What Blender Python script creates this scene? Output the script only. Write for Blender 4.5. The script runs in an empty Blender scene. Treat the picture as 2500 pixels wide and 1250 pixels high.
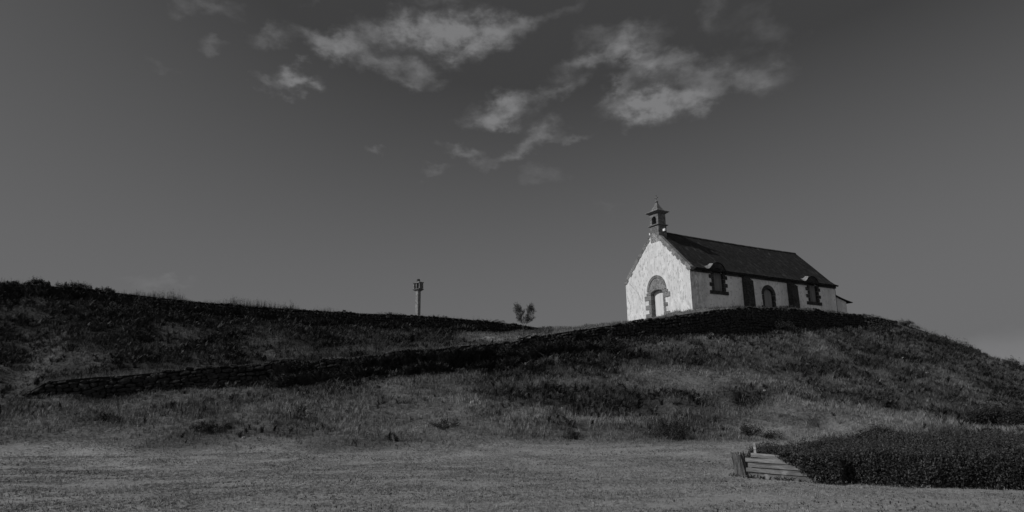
import bpy, math, random
import numpy as np
from mathutils import Matrix, Vector
random.seed(7); rng = np.random.default_rng(7)
S = bpy.context.scene; COL = S.collection
R_ = math.radians

# ------------------------------------------------------------------ camera
FPX, PITCH, ROLL, CAMZ = 1601.8, .2199, .0151, 2.2      # focal length in px of the 2500 px wide picture
_F = np.array([0, math.cos(PITCH), math.sin(PITCH)]); _U0 = np.array([0, -math.sin(PITCH), math.cos(PITCH)]); _R0 = np.array([1., 0, 0])
_R = _R0*math.cos(ROLL) - _U0*math.sin(ROLL); _U = _R0*math.sin(ROLL) + _U0*math.cos(ROLL)
cd = bpy.data.cameras.new('camera'); cam = bpy.data.objects.new('camera', cd); COL.objects.link(cam)
cd.sensor_width = 36; cd.lens = FPX/2500*36; cd.clip_start = .1; cd.clip_end = 9000
cam.matrix_world = Matrix(((_R[0], _U[0], -_F[0], 0), (_R[1], _U[1], -_F[1], 0), (_R[2], _U[2], -_F[2], CAMZ), (0, 0, 0, 1)))
S.camera = cam
S.render.resolution_x = 1024; S.render.resolution_y = 512

# ------------------------------------------------------------------ sun and sky
SUN_AZ, SUN_EL = R_(-109), R_(37)           # azimuth from +Y towards +X
sd = Vector((math.sin(SUN_AZ)*math.cos(SUN_EL), math.cos(SUN_AZ)*math.cos(SUN_EL), math.sin(SUN_EL)))
sl = bpy.data.lights.new('sun', 'SUN'); sl.energy = 3.1; sl.angle = R_(.5)
so = bpy.data.objects.new('sun', sl); COL.objects.link(so); so.rotation_euler = sd.to_track_quat('Z', 'Y').to_euler()
S.view_settings.view_transform = 'Standard'; S.view_settings.look = 'None'; S.view_settings.exposure = 0; S.view_settings.gamma = 1

def pxdir(px, py):
    d = _F + _R*((px-1250)/FPX) + _U*((625-py)/FPX)
    return d/np.linalg.norm(d)

W = bpy.data.worlds.new('World'); S.world = W; W.use_nodes = True
nt = W.node_tree; nt.nodes.clear(); ND = nt.nodes; LK = nt.links
def nd(t, **kw):
    n = ND.new(t)
    for k, v in kw.items(): setattr(n, k, v)
    return n
def mth(op, a, b=None, c=None, clamp=False):
    n = nd('ShaderNodeMath', operation=op, use_clamp=clamp)
    for i, v in enumerate((a, b, c)):
        if v is None: continue
        if isinstance(v, (int, float)): n.inputs[i].default_value = v
        else: LK.new(v, n.inputs[i])
    return n.outputs[0]
sky = nd('ShaderNodeTexSky', sky_type='NISHITA', sun_disc=False, sun_elevation=SUN_EL, sun_rotation=SUN_AZ, air_density=1.0, dust_density=.6, ozone_density=1.0)
sep = nd('ShaderNodeSeparateColor'); LK.new(sky.outputs[0], sep.inputs[0])
# black-and-white film behind a yellow-red filter: mostly the red record of the sky
bw = mth('ADD', mth('MULTIPLY', sep.outputs[0], .75), mth('MULTIPLY', sep.outputs[1], .25))
SKYS = .1
tc = nd('ShaderNodeTexCoord'); sx = nd('ShaderNodeSeparateXYZ'); LK.new(tc.outputs['Generated'], sx.inputs[0])
az = mth('ARCTAN2', sx.outputs[0], sx.outputs[1]); el = mth('ARCSINE', sx.outputs[2])
cmb = nd('ShaderNodeCombineXYZ'); LK.new(az, cmb.inputs[0]); LK.new(el, cmb.inputs[1])
def noise(vec, scale, detail, rough=.55, dist=0):
    n = nd('ShaderNodeTexNoise'); n.inputs['Scale'].default_value = scale; n.inputs['Detail'].default_value = detail
    n.inputs['Roughness'].default_value = rough; n.inputs['Distortion'].default_value = dist
    LK.new(vec, n.inputs['Vector']); return n
mp = nd('ShaderNodeMapping'); mp.inputs['Scale'].default_value = (1, 1.6, 1); LK.new(cmb.outputs[0], mp.inputs[0])
warp = noise(mp.outputs[0], 15, 6, .6)
wv = nd('ShaderNodeVectorMath', operation='SUBTRACT'); LK.new(warp.outputs['Color'], wv.inputs[0]); wv.inputs[1].default_value = (.5, .5, .5)
ws = nd('ShaderNodeVectorMath', operation='SCALE'); LK.new(wv.outputs[0], ws.inputs[0]); ws.inputs['Scale'].default_value = .085
wp = nd('ShaderNodeVectorMath', operation='ADD'); LK.new(cmb.outputs[0], wp.inputs[0]); LK.new(ws.outputs[0], wp.inputs[1])
# clouds: (px, py, half width px, half height px, tilt deg, strength)
CLOUDS = [(1070,84,95,28,2,1.35),(965,84,50,18,0,.5),(1165,90,75,24,6,.7),(1225,75,55,24,8,.3),(1285,58,30,14,12,.25),(850,104,38,17,8,.95),(785,112,38,18,-4,.75),(662,100,32,18,12,.42),(515,112,25,12,0,.25),
          (730,194,27,16,0,1.4),(650,200,24,9,0,.25),(495,12,60,20,0,.30),(905,150,35,16,-10,.42),(965,160,45,16,-10,.35),(1030,182,45,16,4,.40),(400,176,30,9,0,.12),
          (1520,92,70,26,0,.42),(1545,118,45,22,0,.35),(1450,148,60,16,14,.62),(1530,128,40,14,14,.42),(1570,165,50,22,-14,.70),(1510,225,36,12,30,.38),(1570,258,58,24,-2,1.5),(1650,243,75,20,4,1.2),(1720,245,30,18,4,.35),(1640,150,60,24,-20,.38),(1730,175,60,26,-8,.36),(1850,180,44,30,-8,.40),(1800,215,50,14,10,.22),
          (1224,268,46,22,6,1.3),(1180,296,34,13,0,.45),(1235,300,28,10,0,.35),(1330,325,30,20,30,.45),(1290,355,34,11,25,.35),(1130,378,38,10,-4,.50),(1235,382,40,10,14,.50),(1330,427,50,14,0,.18),(1320,236,45,13,8,.32),(1390,212,40,11,10,.28),
          (915,362,26,7,0,.34),(1062,430,28,8,0,.26),(395,683,60,9,0,.26),(1735,30,30,26,-50,.16),(1870,75,70,40,-25,.12),(1370,22,55,15,20,.14),(1070,6,60,9,0,.14),(2460,845,110,26,14,.10),(1390,338,50,8,5,.20),(800,5,60,9,0,.10),(1490,495,50,8,0,.07)]
acc = None
for (px, py, w, h, tilt, st) in CLOUDS:
    d = pxdir(px, py); a0, e0 = math.atan2(d[0], d[1]), math.asin(d[2])
    d2 = pxdir(px+w, py); hw = math.hypot(math.atan2(d2[0], d2[1])-a0, math.asin(d2[2])-e0)
    d3 = pxdir(px, py-h); hh = math.hypot(math.atan2(d3[0], d3[1])-a0, math.asin(d3[2])-e0)
    m = nd('ShaderNodeMapping', vector_type='TEXTURE'); m.inputs['Location'].default_value = (a0, e0, 0)
    m.inputs['Rotation'].default_value = (0, 0, R_(tilt)); m.inputs['Scale'].default_value = (hw*1.2, hh*1.3, 1)
    LK.new(wp.outputs[0], m.inputs[0])
    ln = nd('ShaderNodeVectorMath', operation='LENGTH'); LK.new(m.outputs[0], ln.inputs[0])
    q = mth('MULTIPLY', ln.outputs['Value'], ln.outputs['Value'])
    g = mth('MULTIPLY', mth('POWER', 2.718, mth('MULTIPLY', q, -1.1)), st)
    acc = g if acc is None else mth('ADD', acc, g)
fb = noise(mp.outputs[0], 24, 10, .58, .15)
fb2 = noise(mp.outputs[0], 9, 4, .5)
er = mth('ADD', mth('MULTIPLY', fb.outputs['Fac'], 3.2), mth('MULTIPLY', fb2.outputs['Fac'], .5))
dens = mth('MULTIPLY', acc, mth('MAXIMUM', mth('SUBTRACT', er, 1.12), .05))
dens = mth('SUBTRACT', dens, .02, clamp=True)
cl = mth('SUBTRACT', 1.0, mth('POWER', 2.718, mth('MULTIPLY', dens, -1.05)))
CLOUD_V = .27/SKYS
x_ = mth('MULTIPLY', bw, SKYS)                 # film response of the filtered sky, brighter towards the sun
e_ = mth('SUBTRACT', 1.0, mth('POWER', 2.718, mth('MULTIPLY', mth('MAXIMUM', mth('SUBTRACT', x_, .095), .040), -10.5)))
sun_glow = mth('MULTIPLY', mth('MAXIMUM', mth('SUBTRACT', x_, .6), 0.0), .5)
# unseen bright sheet added to the sky behind the camera to raise ambient light
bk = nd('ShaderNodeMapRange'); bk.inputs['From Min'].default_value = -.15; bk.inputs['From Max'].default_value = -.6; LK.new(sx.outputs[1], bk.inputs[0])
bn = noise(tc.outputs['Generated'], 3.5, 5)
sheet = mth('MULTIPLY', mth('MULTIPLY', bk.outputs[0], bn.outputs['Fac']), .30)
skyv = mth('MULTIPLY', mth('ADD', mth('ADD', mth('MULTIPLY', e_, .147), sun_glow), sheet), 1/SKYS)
mixv = mth('ADD', mth('MULTIPLY', skyv, mth('SUBTRACT', 1.0, cl)), mth('MULTIPLY', cl, CLOUD_V))
cc = nd('ShaderNodeCombineColor'); LK.new(mixv, cc.inputs[0]); LK.new(mixv, cc.inputs[1]); LK.new(mth('MULTIPLY', mixv, 1.02), cc.inputs[2])
bg = nd('ShaderNodeBackground'); bg.inputs['Strength'].default_value = SKYS; LK.new(cc.outputs[0], bg.inputs[0])
wo = nd('ShaderNodeOutputWorld'); LK.new(bg.outputs[0], wo.inputs[0])

# ------------------------------------------------------------------ materials (a black-and-white photograph: every albedo is a grey)
def mat(name, lo, hi, scale=3., detail=6, rough=.9, bump=.0, bscale=None, stretch=(1, 1, 1), attr=None, extra=None, spec=.2, contrast=(.35, .65)):
    m = bpy.data.materials.new(name); m.use_nodes = True; t = m.node_tree; N = t.nodes; L = t.links
    b = N['Principled BSDF']; b.inputs['Roughness'].default_value = rough; b.inputs['Specular IOR Level'].default_value = spec
    tcn = N.new('ShaderNodeTexCoord'); mpn = N.new('ShaderNodeMapping'); mpn.inputs['Scale'].default_value = stretch
    L.new(tcn.outputs['Object'], mpn.inputs[0])
    n = N.new('ShaderNodeTexNoise'); n.inputs['Scale'].default_value = scale; n.inputs['Detail'].default_value = detail; n.inputs['Roughness'].default_value = .6
    L.new(mpn.outputs[0], n.inputs['Vector'])
    r = N.new('ShaderNodeValToRGB'); r.color_ramp.elements[0].position = contrast[0]; r.color_ramp.elements[1].position = contrast[1]
    r.color_ramp.elements[0].color = (lo, lo, lo, 1); r.color_ramp.elements[1].color = (hi, hi, hi, 1)
    L.new(n.outputs['Fac'], r.inputs[0]); out = r.outputs[0]
    if attr:
        a = N.new('ShaderNodeAttribute'); a.attribute_name = attr
        mx = N.new('ShaderNodeMix'); mx.data_type = 'RGBA'; mx.blend_type = 'MULTIPLY'; mx.inputs[0].default_value = 1
        L.new(out, mx.inputs[6]); L.new(a.outputs['Fac'], mx.inputs[7]); out = mx.outputs[2]
    if extra: out = extra(t, tcn, out)
    L.new(out, b.inputs['Base Color'])
    if bump:
        n2 = N.new('ShaderNodeTexNoise'); n2.inputs['Scale'].default_value = bscale or scale*4; n2.inputs['Detail'].default_value = 5
        L.new(tcn.outputs['Object'], n2.inputs['Vector'])
        bp = N.new('ShaderNodeBump'); bp.inputs['Strength'].default_value = bump; bp.inputs['Distance'].default_value = .03
        L.new(n2.outputs['Fac'], bp.inputs['Height']); L.new(bp.outputs[0], b.inputs['Normal'])
    return m
def mulnode(t, a, fac, col):                       # a * lerp(1, col, fac)
    mx = t.nodes.new('ShaderNodeMix'); mx.data_type = 'RGBA'; mx.blend_type = 'MIX'
    t.links.new(fac, mx.inputs[0]); t.links.new(a, mx.inputs[6]); mx.inputs[7].default_value = (col, col, col, 1)
    return mx.outputs[2]
def tn(t, tcn, scale, stretch, lo, hi, detail=5, loc=(0, 0, 0)):
    mpn = t.nodes.new('ShaderNodeMapping'); mpn.inputs['Scale'].default_value = stretch; mpn.inputs['Location'].default_value = loc
    t.links.new(tcn.outputs['Object'], mpn.inputs[0])
    n = t.nodes.new('ShaderNodeTexNoise'); n.inputs['Scale'].default_value = scale; n.inputs['Detail'].default_value = detail; n.inputs['Roughness'].default_value = .6
    t.links.new(mpn.outputs[0], n.inputs['Vector'])
    r = t.nodes.new('ShaderNodeMapRange'); r.inputs['From Min'].default_value = lo; r.inputs['From Max'].default_value = hi; r.interpolation_type = 'SMOOTHSTEP'
    t.links.new(n.outputs['Fac'], r.inputs['Value']); return r.outputs[0]
def plaster_extra(t, tcn, out):
    # peeled and weathered patches, elongated down the wall, and rain streaks
    out = mulnode(t, out, tn(t, tcn, 1.9, (1.5, 1.5, .6), .565, .60, 7), .43)
    out = mulnode(t, out, tn(t, tcn, 2.2, (2.2, 2.2, .8), .565, .60, 10, (5, 3, 1)), .34)
    f = t.nodes.new('ShaderNodeMath'); f.operation = 'MULTIPLY'; f.inputs[1].default_value = .65
    t.links.new(tn(t, tcn, .55, (3.6, 3.6, .30), .44, .66, 9), f.inputs[0])
    out = mulnode(t, out, f.outputs[0], .55)
    g = t.nodes.new('ShaderNodeMath'); g.operation = 'MULTIPLY'; g.inputs[1].default_value = .35
    t.links.new(tn(t, tcn, 10, (1, 1, .6), .52, .62, 5, (1, 8, 1)), g.inputs[0])
    return mulnode(t, out, g.outputs[0], .5)
def blockjoints(rows, bw_, mortar, sx=1):
    def fn(t, tcn, out):
        # rotate object coords so that the pattern lies in the wall plane (s,z) or (t,z): use s+t for the horizontal
        sp = t.nodes.new('ShaderNodeSeparateXYZ'); t.links.new(tcn.outputs['Object'], sp.inputs[0])
        ad = t.nodes.new('ShaderNodeMath'); ad.operation = 'ADD'; t.links.new(sp.outputs[0], ad.inputs[0]); t.links.new(sp.outputs[1], ad.inputs[1])
        cb = t.nodes.new('ShaderNodeCombineXYZ'); t.links.new(ad.outputs[0], cb.inputs[0]); t.links.new(sp.outputs[2], cb.inputs[1])
        br = t.nodes.new('ShaderNodeTexBrick'); br.inputs['Scale'].default_value = 1; br.inputs['Brick Width'].default_value = bw_; br.inputs['Row Height'].default_value = rows
        br.inputs['Mortar Size'].default_value = .012; br.inputs['Color1'].default_value = (1, 1, 1, 1); br.inputs['Color2'].default_value = (.62, .62, .62, 1); br.inputs['Mortar'].default_value = (mortar,)*3+(1,)
        t.links.new(cb.outputs[0], br.inputs['Vector'])
        mx = t.nodes.new('ShaderNodeMix'); mx.data_type = 'RGBA'; mx.blend_type = 'MULTIPLY'; mx.inputs[0].default_value = .85
        t.links.new(out, mx.inputs[6]); t.links.new(br.outputs[0], mx.inputs[7]); return mx.outputs[2]
    return fn
def slate_extra(t, tcn, out):
    # slate courses: rows down the slope, thin vertical joints
    sp = t.nodes.new('ShaderNodeSeparateXYZ'); t.links.new(tcn.outputs['Object'], sp.inputs[0])
    cb = t.nodes.new('ShaderNodeCombineXYZ'); t.links.new(sp.outputs[0], cb.inputs[0]); t.links.new(sp.outputs[2], cb.inputs[1])
    br = t.nodes.new('ShaderNodeTexBrick'); br.inputs['Brick Width'].default_value = .26; br.inputs['Row Height'].default_value = .12; br.inputs['Scale'].default_value = 1
    br.inputs['Mortar Size'].default_value = .008; br.inputs['Color1'].default_value = (1.1,)*3+(1,); br.inputs['Color2'].default_value = (.6,)*3+(1,); br.inputs['Mortar'].default_value = (.35,)*3+(1,)
    t.links.new(cb.outputs[0], br.inputs['Vector'])
    mx = t.nodes.new('ShaderNodeMix'); mx.data_type = 'RGBA'; mx.blend_type = 'MULTIPLY'; mx.inputs[0].default_value = .9
    t.links.new(out, mx.inputs[6]); t.links.new(br.outputs[0], mx.inputs[7]); out = mx.outputs[2]
    out = mulnode(t, out, tn(t, tcn, 1.3, (3.5, 1, .12), .5, .75, 7, (2, 2, 2)), .045)
    return mulnode(t, out, tn(t, tcn, .9, (2.2, 1, .5), .56, .7, 5), .055)
def wood_extra(t, tcn, out):
    out = mulnode(t, out, tn(t, tcn, 1.6, (.6, 3, 14), .5, .62, 6), .07)
    return mulnode(t, out, tn(t, tcn, 3, (1, 1, 1), .55, .68, 7), .21)
def side_extra(t, tcn, out):
    def sc_(f, k):
        n = t.nodes.new('ShaderNodeMath'); n.operation = 'MULTIPLY'; n.inputs[1].default_value = k; t.links.new(f, n.inputs[0]); return n.outputs[0]
    out = mulnode(t, out, sc_(tn(t, tcn, 1.0, (.8, 1, .12), .42, .66, 5), .38), .42)
    out = mulnode(t, out, sc_(tn(t, tcn, 4.5, (1, 1, .8), .53, .64, 6, (2, 5, 0)), .45), .28)
    # dark mottling, stronger towards the corner beside the gable
    sp = t.nodes.new('ShaderNodeSeparateXYZ'); t.links.new(tcn.outputs['Object'], sp.inputs[0])
    mr = t.nodes.new('ShaderNodeMapRange'); mr.inputs['From Min'].default_value = 2.6; mr.inputs['From Max'].default_value = .2; t.links.new(sp.outputs[0], mr.inputs[0])
    mu = t.nodes.new('ShaderNodeMath'); mu.operation = 'MULTIPLY'; t.links.new(mr.outputs[0], mu.inputs[0]); t.links.new(tn(t, tcn, 2.6, (1, 1, .7), .42, .6, 7, (3, 3, 3)), mu.inputs[1])
    return mulnode(t, out, sc_(mu.outputs[0], .8), .25)
M = {}
M['plaster'] = mat('lime_plaster', .54, .70, 1.3, 7, .92, .25, 22, extra=plaster_extra)
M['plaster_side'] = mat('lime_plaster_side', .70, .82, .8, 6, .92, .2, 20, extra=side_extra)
M['granite'] = mat('grey_granite', .085, .28, 7, 9, .9, .6, 30, contrast=(.33, .68), extra=blockjoints(.3, .62, .3))
M['granite_pale'] = mat('pale_lichen_granite', .10, .32, 6, 8, .9, .5, 30, contrast=(.33, .68))
M['granite_dark'] = mat('dark_lichen_granite', .022, .085, 5, 9, .93, .6, 26, contrast=(.33, .68), extra=blockjoints(.33, .7, .5))
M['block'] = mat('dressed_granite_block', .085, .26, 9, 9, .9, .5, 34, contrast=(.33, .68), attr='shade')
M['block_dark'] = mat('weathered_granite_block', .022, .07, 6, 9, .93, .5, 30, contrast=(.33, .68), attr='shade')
M['slate'] = mat('old_slate', .011, .027, 3, 6, .75, .3, 12, extra=slate_extra, spec=.25)
M['zinc'] = mat('zinc_flashing', .14, .3, 4, 5, .6, .1, 20)
M['door'] = mat('white_painted_boards', .55, .63, 1, 3, .7, .05, 10, stretch=(6, 6, .4))
M['shutter'] = mat('grey_painted_boards', .13, .23, 1.4, 6, .85, .2, 14, stretch=(5, 5, .5))
M['shutter_light'] = mat('pale_grey_boards', .20, .27, 1.4, 6, .85, .2, 14, stretch=(5, 5, .5))
M['white'] = mat('white_enamel', .75, .8, 2, 2, .5)
M['crack'] = mat('crack_shadow_gap', .05, .08, 4, 2, .95)
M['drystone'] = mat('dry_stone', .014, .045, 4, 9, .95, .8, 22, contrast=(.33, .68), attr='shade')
M['earth'] = mat('dark_earth', .008, .02, 3, 7, .97, .8, 12)
M['wood'] = mat('weathered_wood', .11, .24, 3, 6, .9, .4, 24, stretch=(.8, 4, 4), attr='shade', extra=wood_extra)
M['stump'] = mat('old_post_wood', .05, .17, 6, 8, .95, .7, 30, stretch=(3, 3, .35), contrast=(.38, .62))
M['foliage'] = mat('hedge_leaves', .014, .036, 1.2, 3, .62, attr='shade', spec=.35)
M['twig'] = mat('twig_bark', .04, .09, 8, 4, .95)
M['bracken'] = mat('bracken_fronds', .018, .046, .35, 4, .85, attr='shade', spec=.15)
M['grass'] = mat('dry_grass', .075, .135, .3, 5, .9, attr='shade', spec=.1)
M['field_grass'] = mat('short_dry_grass', .15, .25, .25, 5, .9, attr='shade', spec=.1)
M['bush'] = mat('dark_bush_leaves', .012, .03, 1.0, 4, .7, attr='shade', spec=.2)
M['stone'] = mat('pale_field_stone', .22, .42, 5, 6, .9, .4, 20)
M['straw'] = mat('bleached_stick', .4, .55, 5, 3, .9)

# ------------------------------------------------------------------ helpers
def mesh_np(name, V, F, m, parent=None, shade=None, smooth=False, loc=None):
    V = np.asarray(V, dtype=np.float32); me = bpy.data.meshes.new(name)
    if isinstance(F, np.ndarray):
        k = F.shape[1]; n = len(F)
        me.vertices.add(len(V)); me.vertices.foreach_set('co', V.ravel())
        me.loops.add(n*k); me.loops.foreach_set('vertex_index', F.astype(np.int32).ravel())
        me.polygons.add(n); me.polygons.foreach_set('loop_start', np.arange(0, n*k, k, dtype=np.int32))
        if smooth: me.polygons.foreach_set('use_smooth', np.ones(n, dtype=bool))
    else:
        me.from_pydata([tuple(map(float, v)) for v in V], [], F)
        if smooth:
            for p in me.polygons: p.use_smooth = True
    me.update(calc_edges=True); me.validate()
    if shade is not None:
        a = me.attributes.new('shade', 'FLOAT', 'POINT'); a.data.foreach_set('value', np.asarray(shade, dtype=np.float32))
    me.materials.append(m)
    o = bpy.data.objects.new(name, me); COL.objects.link(o)
    if parent: o.parent = parent
    if loc is not None: o.location = loc
    return o
def thing(name, label, cat, loc=(0, 0, 0), rz=0, group=None):
    o = bpy.data.objects.new(name, None); COL.objects.link(o); o.location = loc; o.rotation_euler = (0, 0, rz)
    o.empty_display_size = .3
    return tag(o, label, cat, group)
def tag(o, label=None, cat=None, group=None, kind=None):
    if label: o['label'] = label
    if cat: o['category'] = cat
    if group: o['group'] = group
    if kind: o['kind'] = kind
    return o
class MB:
    def __init__(s): s.V = []; s.F = []; s.S = []
    def add(s, V, F, sh=1.):
        b = len(s.V); s.V += [tuple(v) for v in V]; s.F += [tuple(i+b for i in f) for f in F]; s.S += [sh]*len(V)
    def box(s, x0, x1, y0, y1, z0, z1, sh=1., bev=0.0, jit=0.0):
        if bev <= 0 and jit <= 0:
            V = [(x, y, z) for z in (z0, z1) for y in (y0, y1) for x in (x0, x1)]
            s.add(V, [(0, 2, 3, 1), (4, 5, 7, 6), (0, 1, 5, 4), (2, 6, 7, 3), (0, 4, 6, 2), (1, 3, 7, 5)], sh); return
        V, F = rockbox(bev, jit)
        c = np.array([(x0+x1)/2, (y0+y1)/2, (z0+z1)/2]); h = np.array([(x1-x0)/2, (y1-y0)/2, (z1-z0)/2])
        Q = np.sign(V)*np.maximum(h - bev*(1-np.abs(V)**1)*0, 0)*1.0
        # chamfer: pull in the corner/edge vertices
        k = (np.abs(V) > .5).sum(1); pull = np.where(k == 3, bev*.6, np.where(k == 2, bev*.25, 0))[:, None]
        Q = c + V*h - np.sign(V)*(np.abs(V) > .5)*np.minimum(pull, h*.5) + (rng.random(V.shape)-.5)*2*jit
        s.add(Q, F, sh)
    def prism(s, poly, axis, a, b, sh=1.):
        n = len(poly)
        def P(p, w):
            return {'x': (w, p[0], p[1]), 'y': (p[0], w, p[1]), 'z': (p[0], p[1], w)}[axis]
        V = [P(p, a) for p in poly]+[P(p, b) for p in poly]
        F = [tuple(range(n))[::-1], tuple(range(n, 2*n))]+[(i, (i+1) % n, n+(i+1) % n, n+i) for i in range(n)]
        s.add(V, F, sh)
    def tube(s, pts, rad, n=6, sh=1.):
        pts = [np.array(p, float) for p in pts]; R = rad if hasattr(rad, '__len__') else [rad]*len(pts); V = []
        for i, p in enumerate(pts):
            t = pts[min(i+1, len(pts)-1)]-pts[max(i-1, 0)]; t /= max(np.linalg.norm(t), 1e-9)
            a = np.cross(t, (0, 0, 1) if abs(t[2]) < .9 else (1, 0, 0)); a /= np.linalg.norm(a); c = np.cross(t, a)
            V += [p+R[i]*(a*math.cos(2*math.pi*k/n)+c*math.sin(2*math.pi*k/n)) for k in range(n)]
        F = [(i*n+k, i*n+(k+1) % n, (i+1)*n+(k+1) % n, (i+1)*n+k) for i in range(len(pts)-1) for k in range(n)]
        F += [tuple(range(n))[::-1], tuple((len(pts)-1)*n+k for k in range(n))]
        s.add(V, F, sh)
    def build(s, name, m, parent=None, smooth=False, loc=None):
        o = mesh_np(name, s.V, s.F, m, parent, s.S, smooth, loc)
        return fixn(o)
def fixn(o):
    import bmesh
    bm = bmesh.new(); bm.from_mesh(o.data); bmesh.ops.recalc_face_normals(bm, faces=bm.faces); bm.to_mesh(o.data); bm.free(); return o
_rb = None
def rockbox(bev=0, jit=0):
    global _rb
    if _rb is None:
        idx = {}; V = []
        for x in (-1, 0, 1):
            for y in (-1, 0, 1):
                for z in (-1, 0, 1):
                    if (x, y, z) != (0, 0, 0): idx[(x, y, z)] = len(V); V.append((x, y, z))
        F = []
        for ax in range(3):
            for sg in (-1, 1):
                for u in (-1, 0):
                    for v in (-1, 0):
                        q = []
                        for du, dv in ((0, 0), (1, 0), (1, 1), (0, 1)):
                            c = [0, 0, 0]; c[ax] = sg; c[(ax+1) % 3] = u+du; c[(ax+2) % 3] = v+dv; q.append(idx[tuple(c)])
                        F.append(tuple(q if sg > 0 else q[::-1]))
        _rb = (np.array(V, float), F)
    return _rb
# value noise
_perm = rng.permutation(4096); _val = rng.random(4096)
def vn(x, y, s, seed=0):
    x = np.asarray(x, float)/s+seed*17.31; y = np.asarray(y, float)/s+seed*5.77
    xi = np.floor(x).astype(int); yi = np.floor(y).astype(int); fx = x-xi; fy = y-yi
    fx = fx*fx*(3-2*fx); fy = fy*fy*(3-2*fy)
    def h(a, b): return _val[_perm[(a*73+_perm[(b*157+seed*31) & 4095]) & 4095]]
    return (h(xi, yi)*(1-fx)+h(xi+1, yi)*fx)*(1-fy)+(h(xi, yi+1)*(1-fx)+h(xi+1, yi+1)*fx)*fy
def fbm(x, y, s, o=4, seed=0):
    r = 0; a = .5; t = 0
    for i in range(o): r = r+a*vn(x, y, s/2**i, seed+i); t += a; a *= .55
    return r/t
def sst(x, a, b):
    t = np.clip((x-a)/(b-a), 0, 1); return t*t*(3-2*t)

# ------------------------------------------------------------------ terrain
def at(px, py, Y):                         # point of the line of sight at world depth Y
    d = pxdir(px, py); k = Y/d[1]; return np.array([d[0]*k, Y, CAMZ+d[2]*k])
def on_plan(px, py, plan):                 # line of sight cut by the vertical sheet over a plan polyline
    d = pxdir(px, py)
    for (x0, y0), (x1, y1) in zip(plan[:-1], plan[1:]):
        # k*d.xy = p0 + s*(p1-p0)
        A = np.array([[d[0], -(x1-x0)], [d[1], -(y1-y0)]]); k, s_ = np.linalg.solve(A, [x0, y0])
        if -1e-6 <= s_ <= 1+1e-6 and k > 0: return np.array([d[0]*k, d[1]*k, CAMZ+d[2]*k])
    raise ValueError((px, py))
PLAN1 = [(-75, 25.2), (-31.5, 42.6), (17.1, 62.0), (40.2, 75.9), (56, 77.5), (90, 76)]
PLAN2 = [(-90, 42), (4, 79.6), (30, 90)]
TOP1 = [(-250, 985), (0, 985), (50, 976), (66, 958), (88, 950), (100, 939), (120, 933), (180, 926), (240, 921), (300, 918), (430, 906), (560, 896), (600, 892), (640, 890), (665, 881), (700, 878), (745, 879), (762, 889), (785, 878), (820, 874), (850, 877), (880, 870), (930, 868), (965, 858), (1000, 855), (1070, 852), (1130, 845), (1250, 836), (1310, 822), (1400, 808), (1500, 794), (1600, 779), (1690, 765), (1750, 757), (1830, 751), (1900, 752), (2000, 760), (2100, 770), (2200, 786), (2300, 818), (2400, 860), (2500, 893), (2700, 930)]
BOT1 = [(-250, 986), (0, 986), (65, 981), (110, 983), (180, 984), (300, 979), (430, 967), (560, 950), (640, 944), (700, 942), (770, 942), (850, 940), (930, 925), (1000, 914), (1070, 908), (1130, 903), (1250, 890), (1310, 862), (1400, 840), (1500, 828), (1600, 822), (1690, 818), (1750, 815), (1830, 812), (1900, 802), (2000, 797), (2100, 800), (2200, 798), (2300, 824), (2400, 864), (2500, 896), (2700, 932)]
TOP2 = [(-250, 690), (0, 694), (100, 697), (200, 706), (300, 717), (420, 731), (500, 739), (600, 747), (700, 754), (850, 764), (1017, 771), (1130, 779), (1250, 791), (1318, 801), (1345, 803)]
BOT2 = [(-250, 706), (0, 712), (100, 713), (200, 723), (300, 736), (420, 756), (500, 766), (600, 776), (700, 786), (850, 797), (1017, 806), (1130, 812), (1250, 814), (1318, 813), (1345, 806)]
def L3(pts): return np.array([(p[0]/p[1], p[1], p[2]) for p in pts])
def fromplan(lst, plan, dy=0): return L3([p+np.array([0, dy, 0]) for p in (on_plan(a, b, plan) for a, b in lst)])
D_ = fromplan(BOT1, PLAN1); E_ = fromplan(TOP1, PLAN1, .65)
A_ = L3([(u_*Y_, Y_, 0) for u_, Y_ in ((-1.3, 28.5), (-.8, 28.2), (-.66, 29.4), (-.52, 28.3), (-.4, 29.6), (-.3, 28.8), (-.15, 30.2), (0, 29.5), (.12, 30.4), (.25, 29.8), (.4, 30.6), (.8, 30.2), (1.3, 30))])
B_ = L3([at(*q) for q in ((-800, 1034, 32), (0, 1036, 33), (600, 1036, 34), (1250, 1040, 35), (1700, 1046, 36), (2100, 1054, 38), (2500, 1044, 40), (3300, 1040, 44))])
C_ = L3([at(*q) for q in ((-800, 1000, 32.8), (0, 1007, 37), (600, 988, 41), (1250, 962, 45), (1500, 955, 46), (1700, 940, 49), (2100, 965, 52), (2500, 992, 55), (3300, 1000, 58))])
C2 = L3([at(*q) for q in ((-800, 998, 33.2), (0, 994, 40), (600, 962, 44), (1250, 925, 50), (1500, 888, 53), (1700, 868, 55), (2100, 868, 65), (2300, 880, 67), (2500, 932, 67), (3300, 960, 68))])
G_ = np.vstack([fromplan(BOT2, PLAN2), L3([at(1420, 804, 83), at(1530, 800, 90), (27, 93, 10.6), (50, 95, 10.6), (56, 93, 9.5), (63, 88, 5), (70, 86, 3), (110, 84, 1)])])
H_ = np.vstack([fromplan(TOP2, PLAN2, .65), L3([at(1420, 804, 83.8), at(1530, 802, 91), (27, 94, 10.5), (50, 96, 10.5), (57, 94, 9.2), (64, 90, 4.6), (71, 88, 2.6), (111, 86, .8)])])
def intp(L, u): return np.interp(u, L[:, 0], L[:, 1]), np.interp(u, L[:, 0], L[:, 2])
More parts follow.
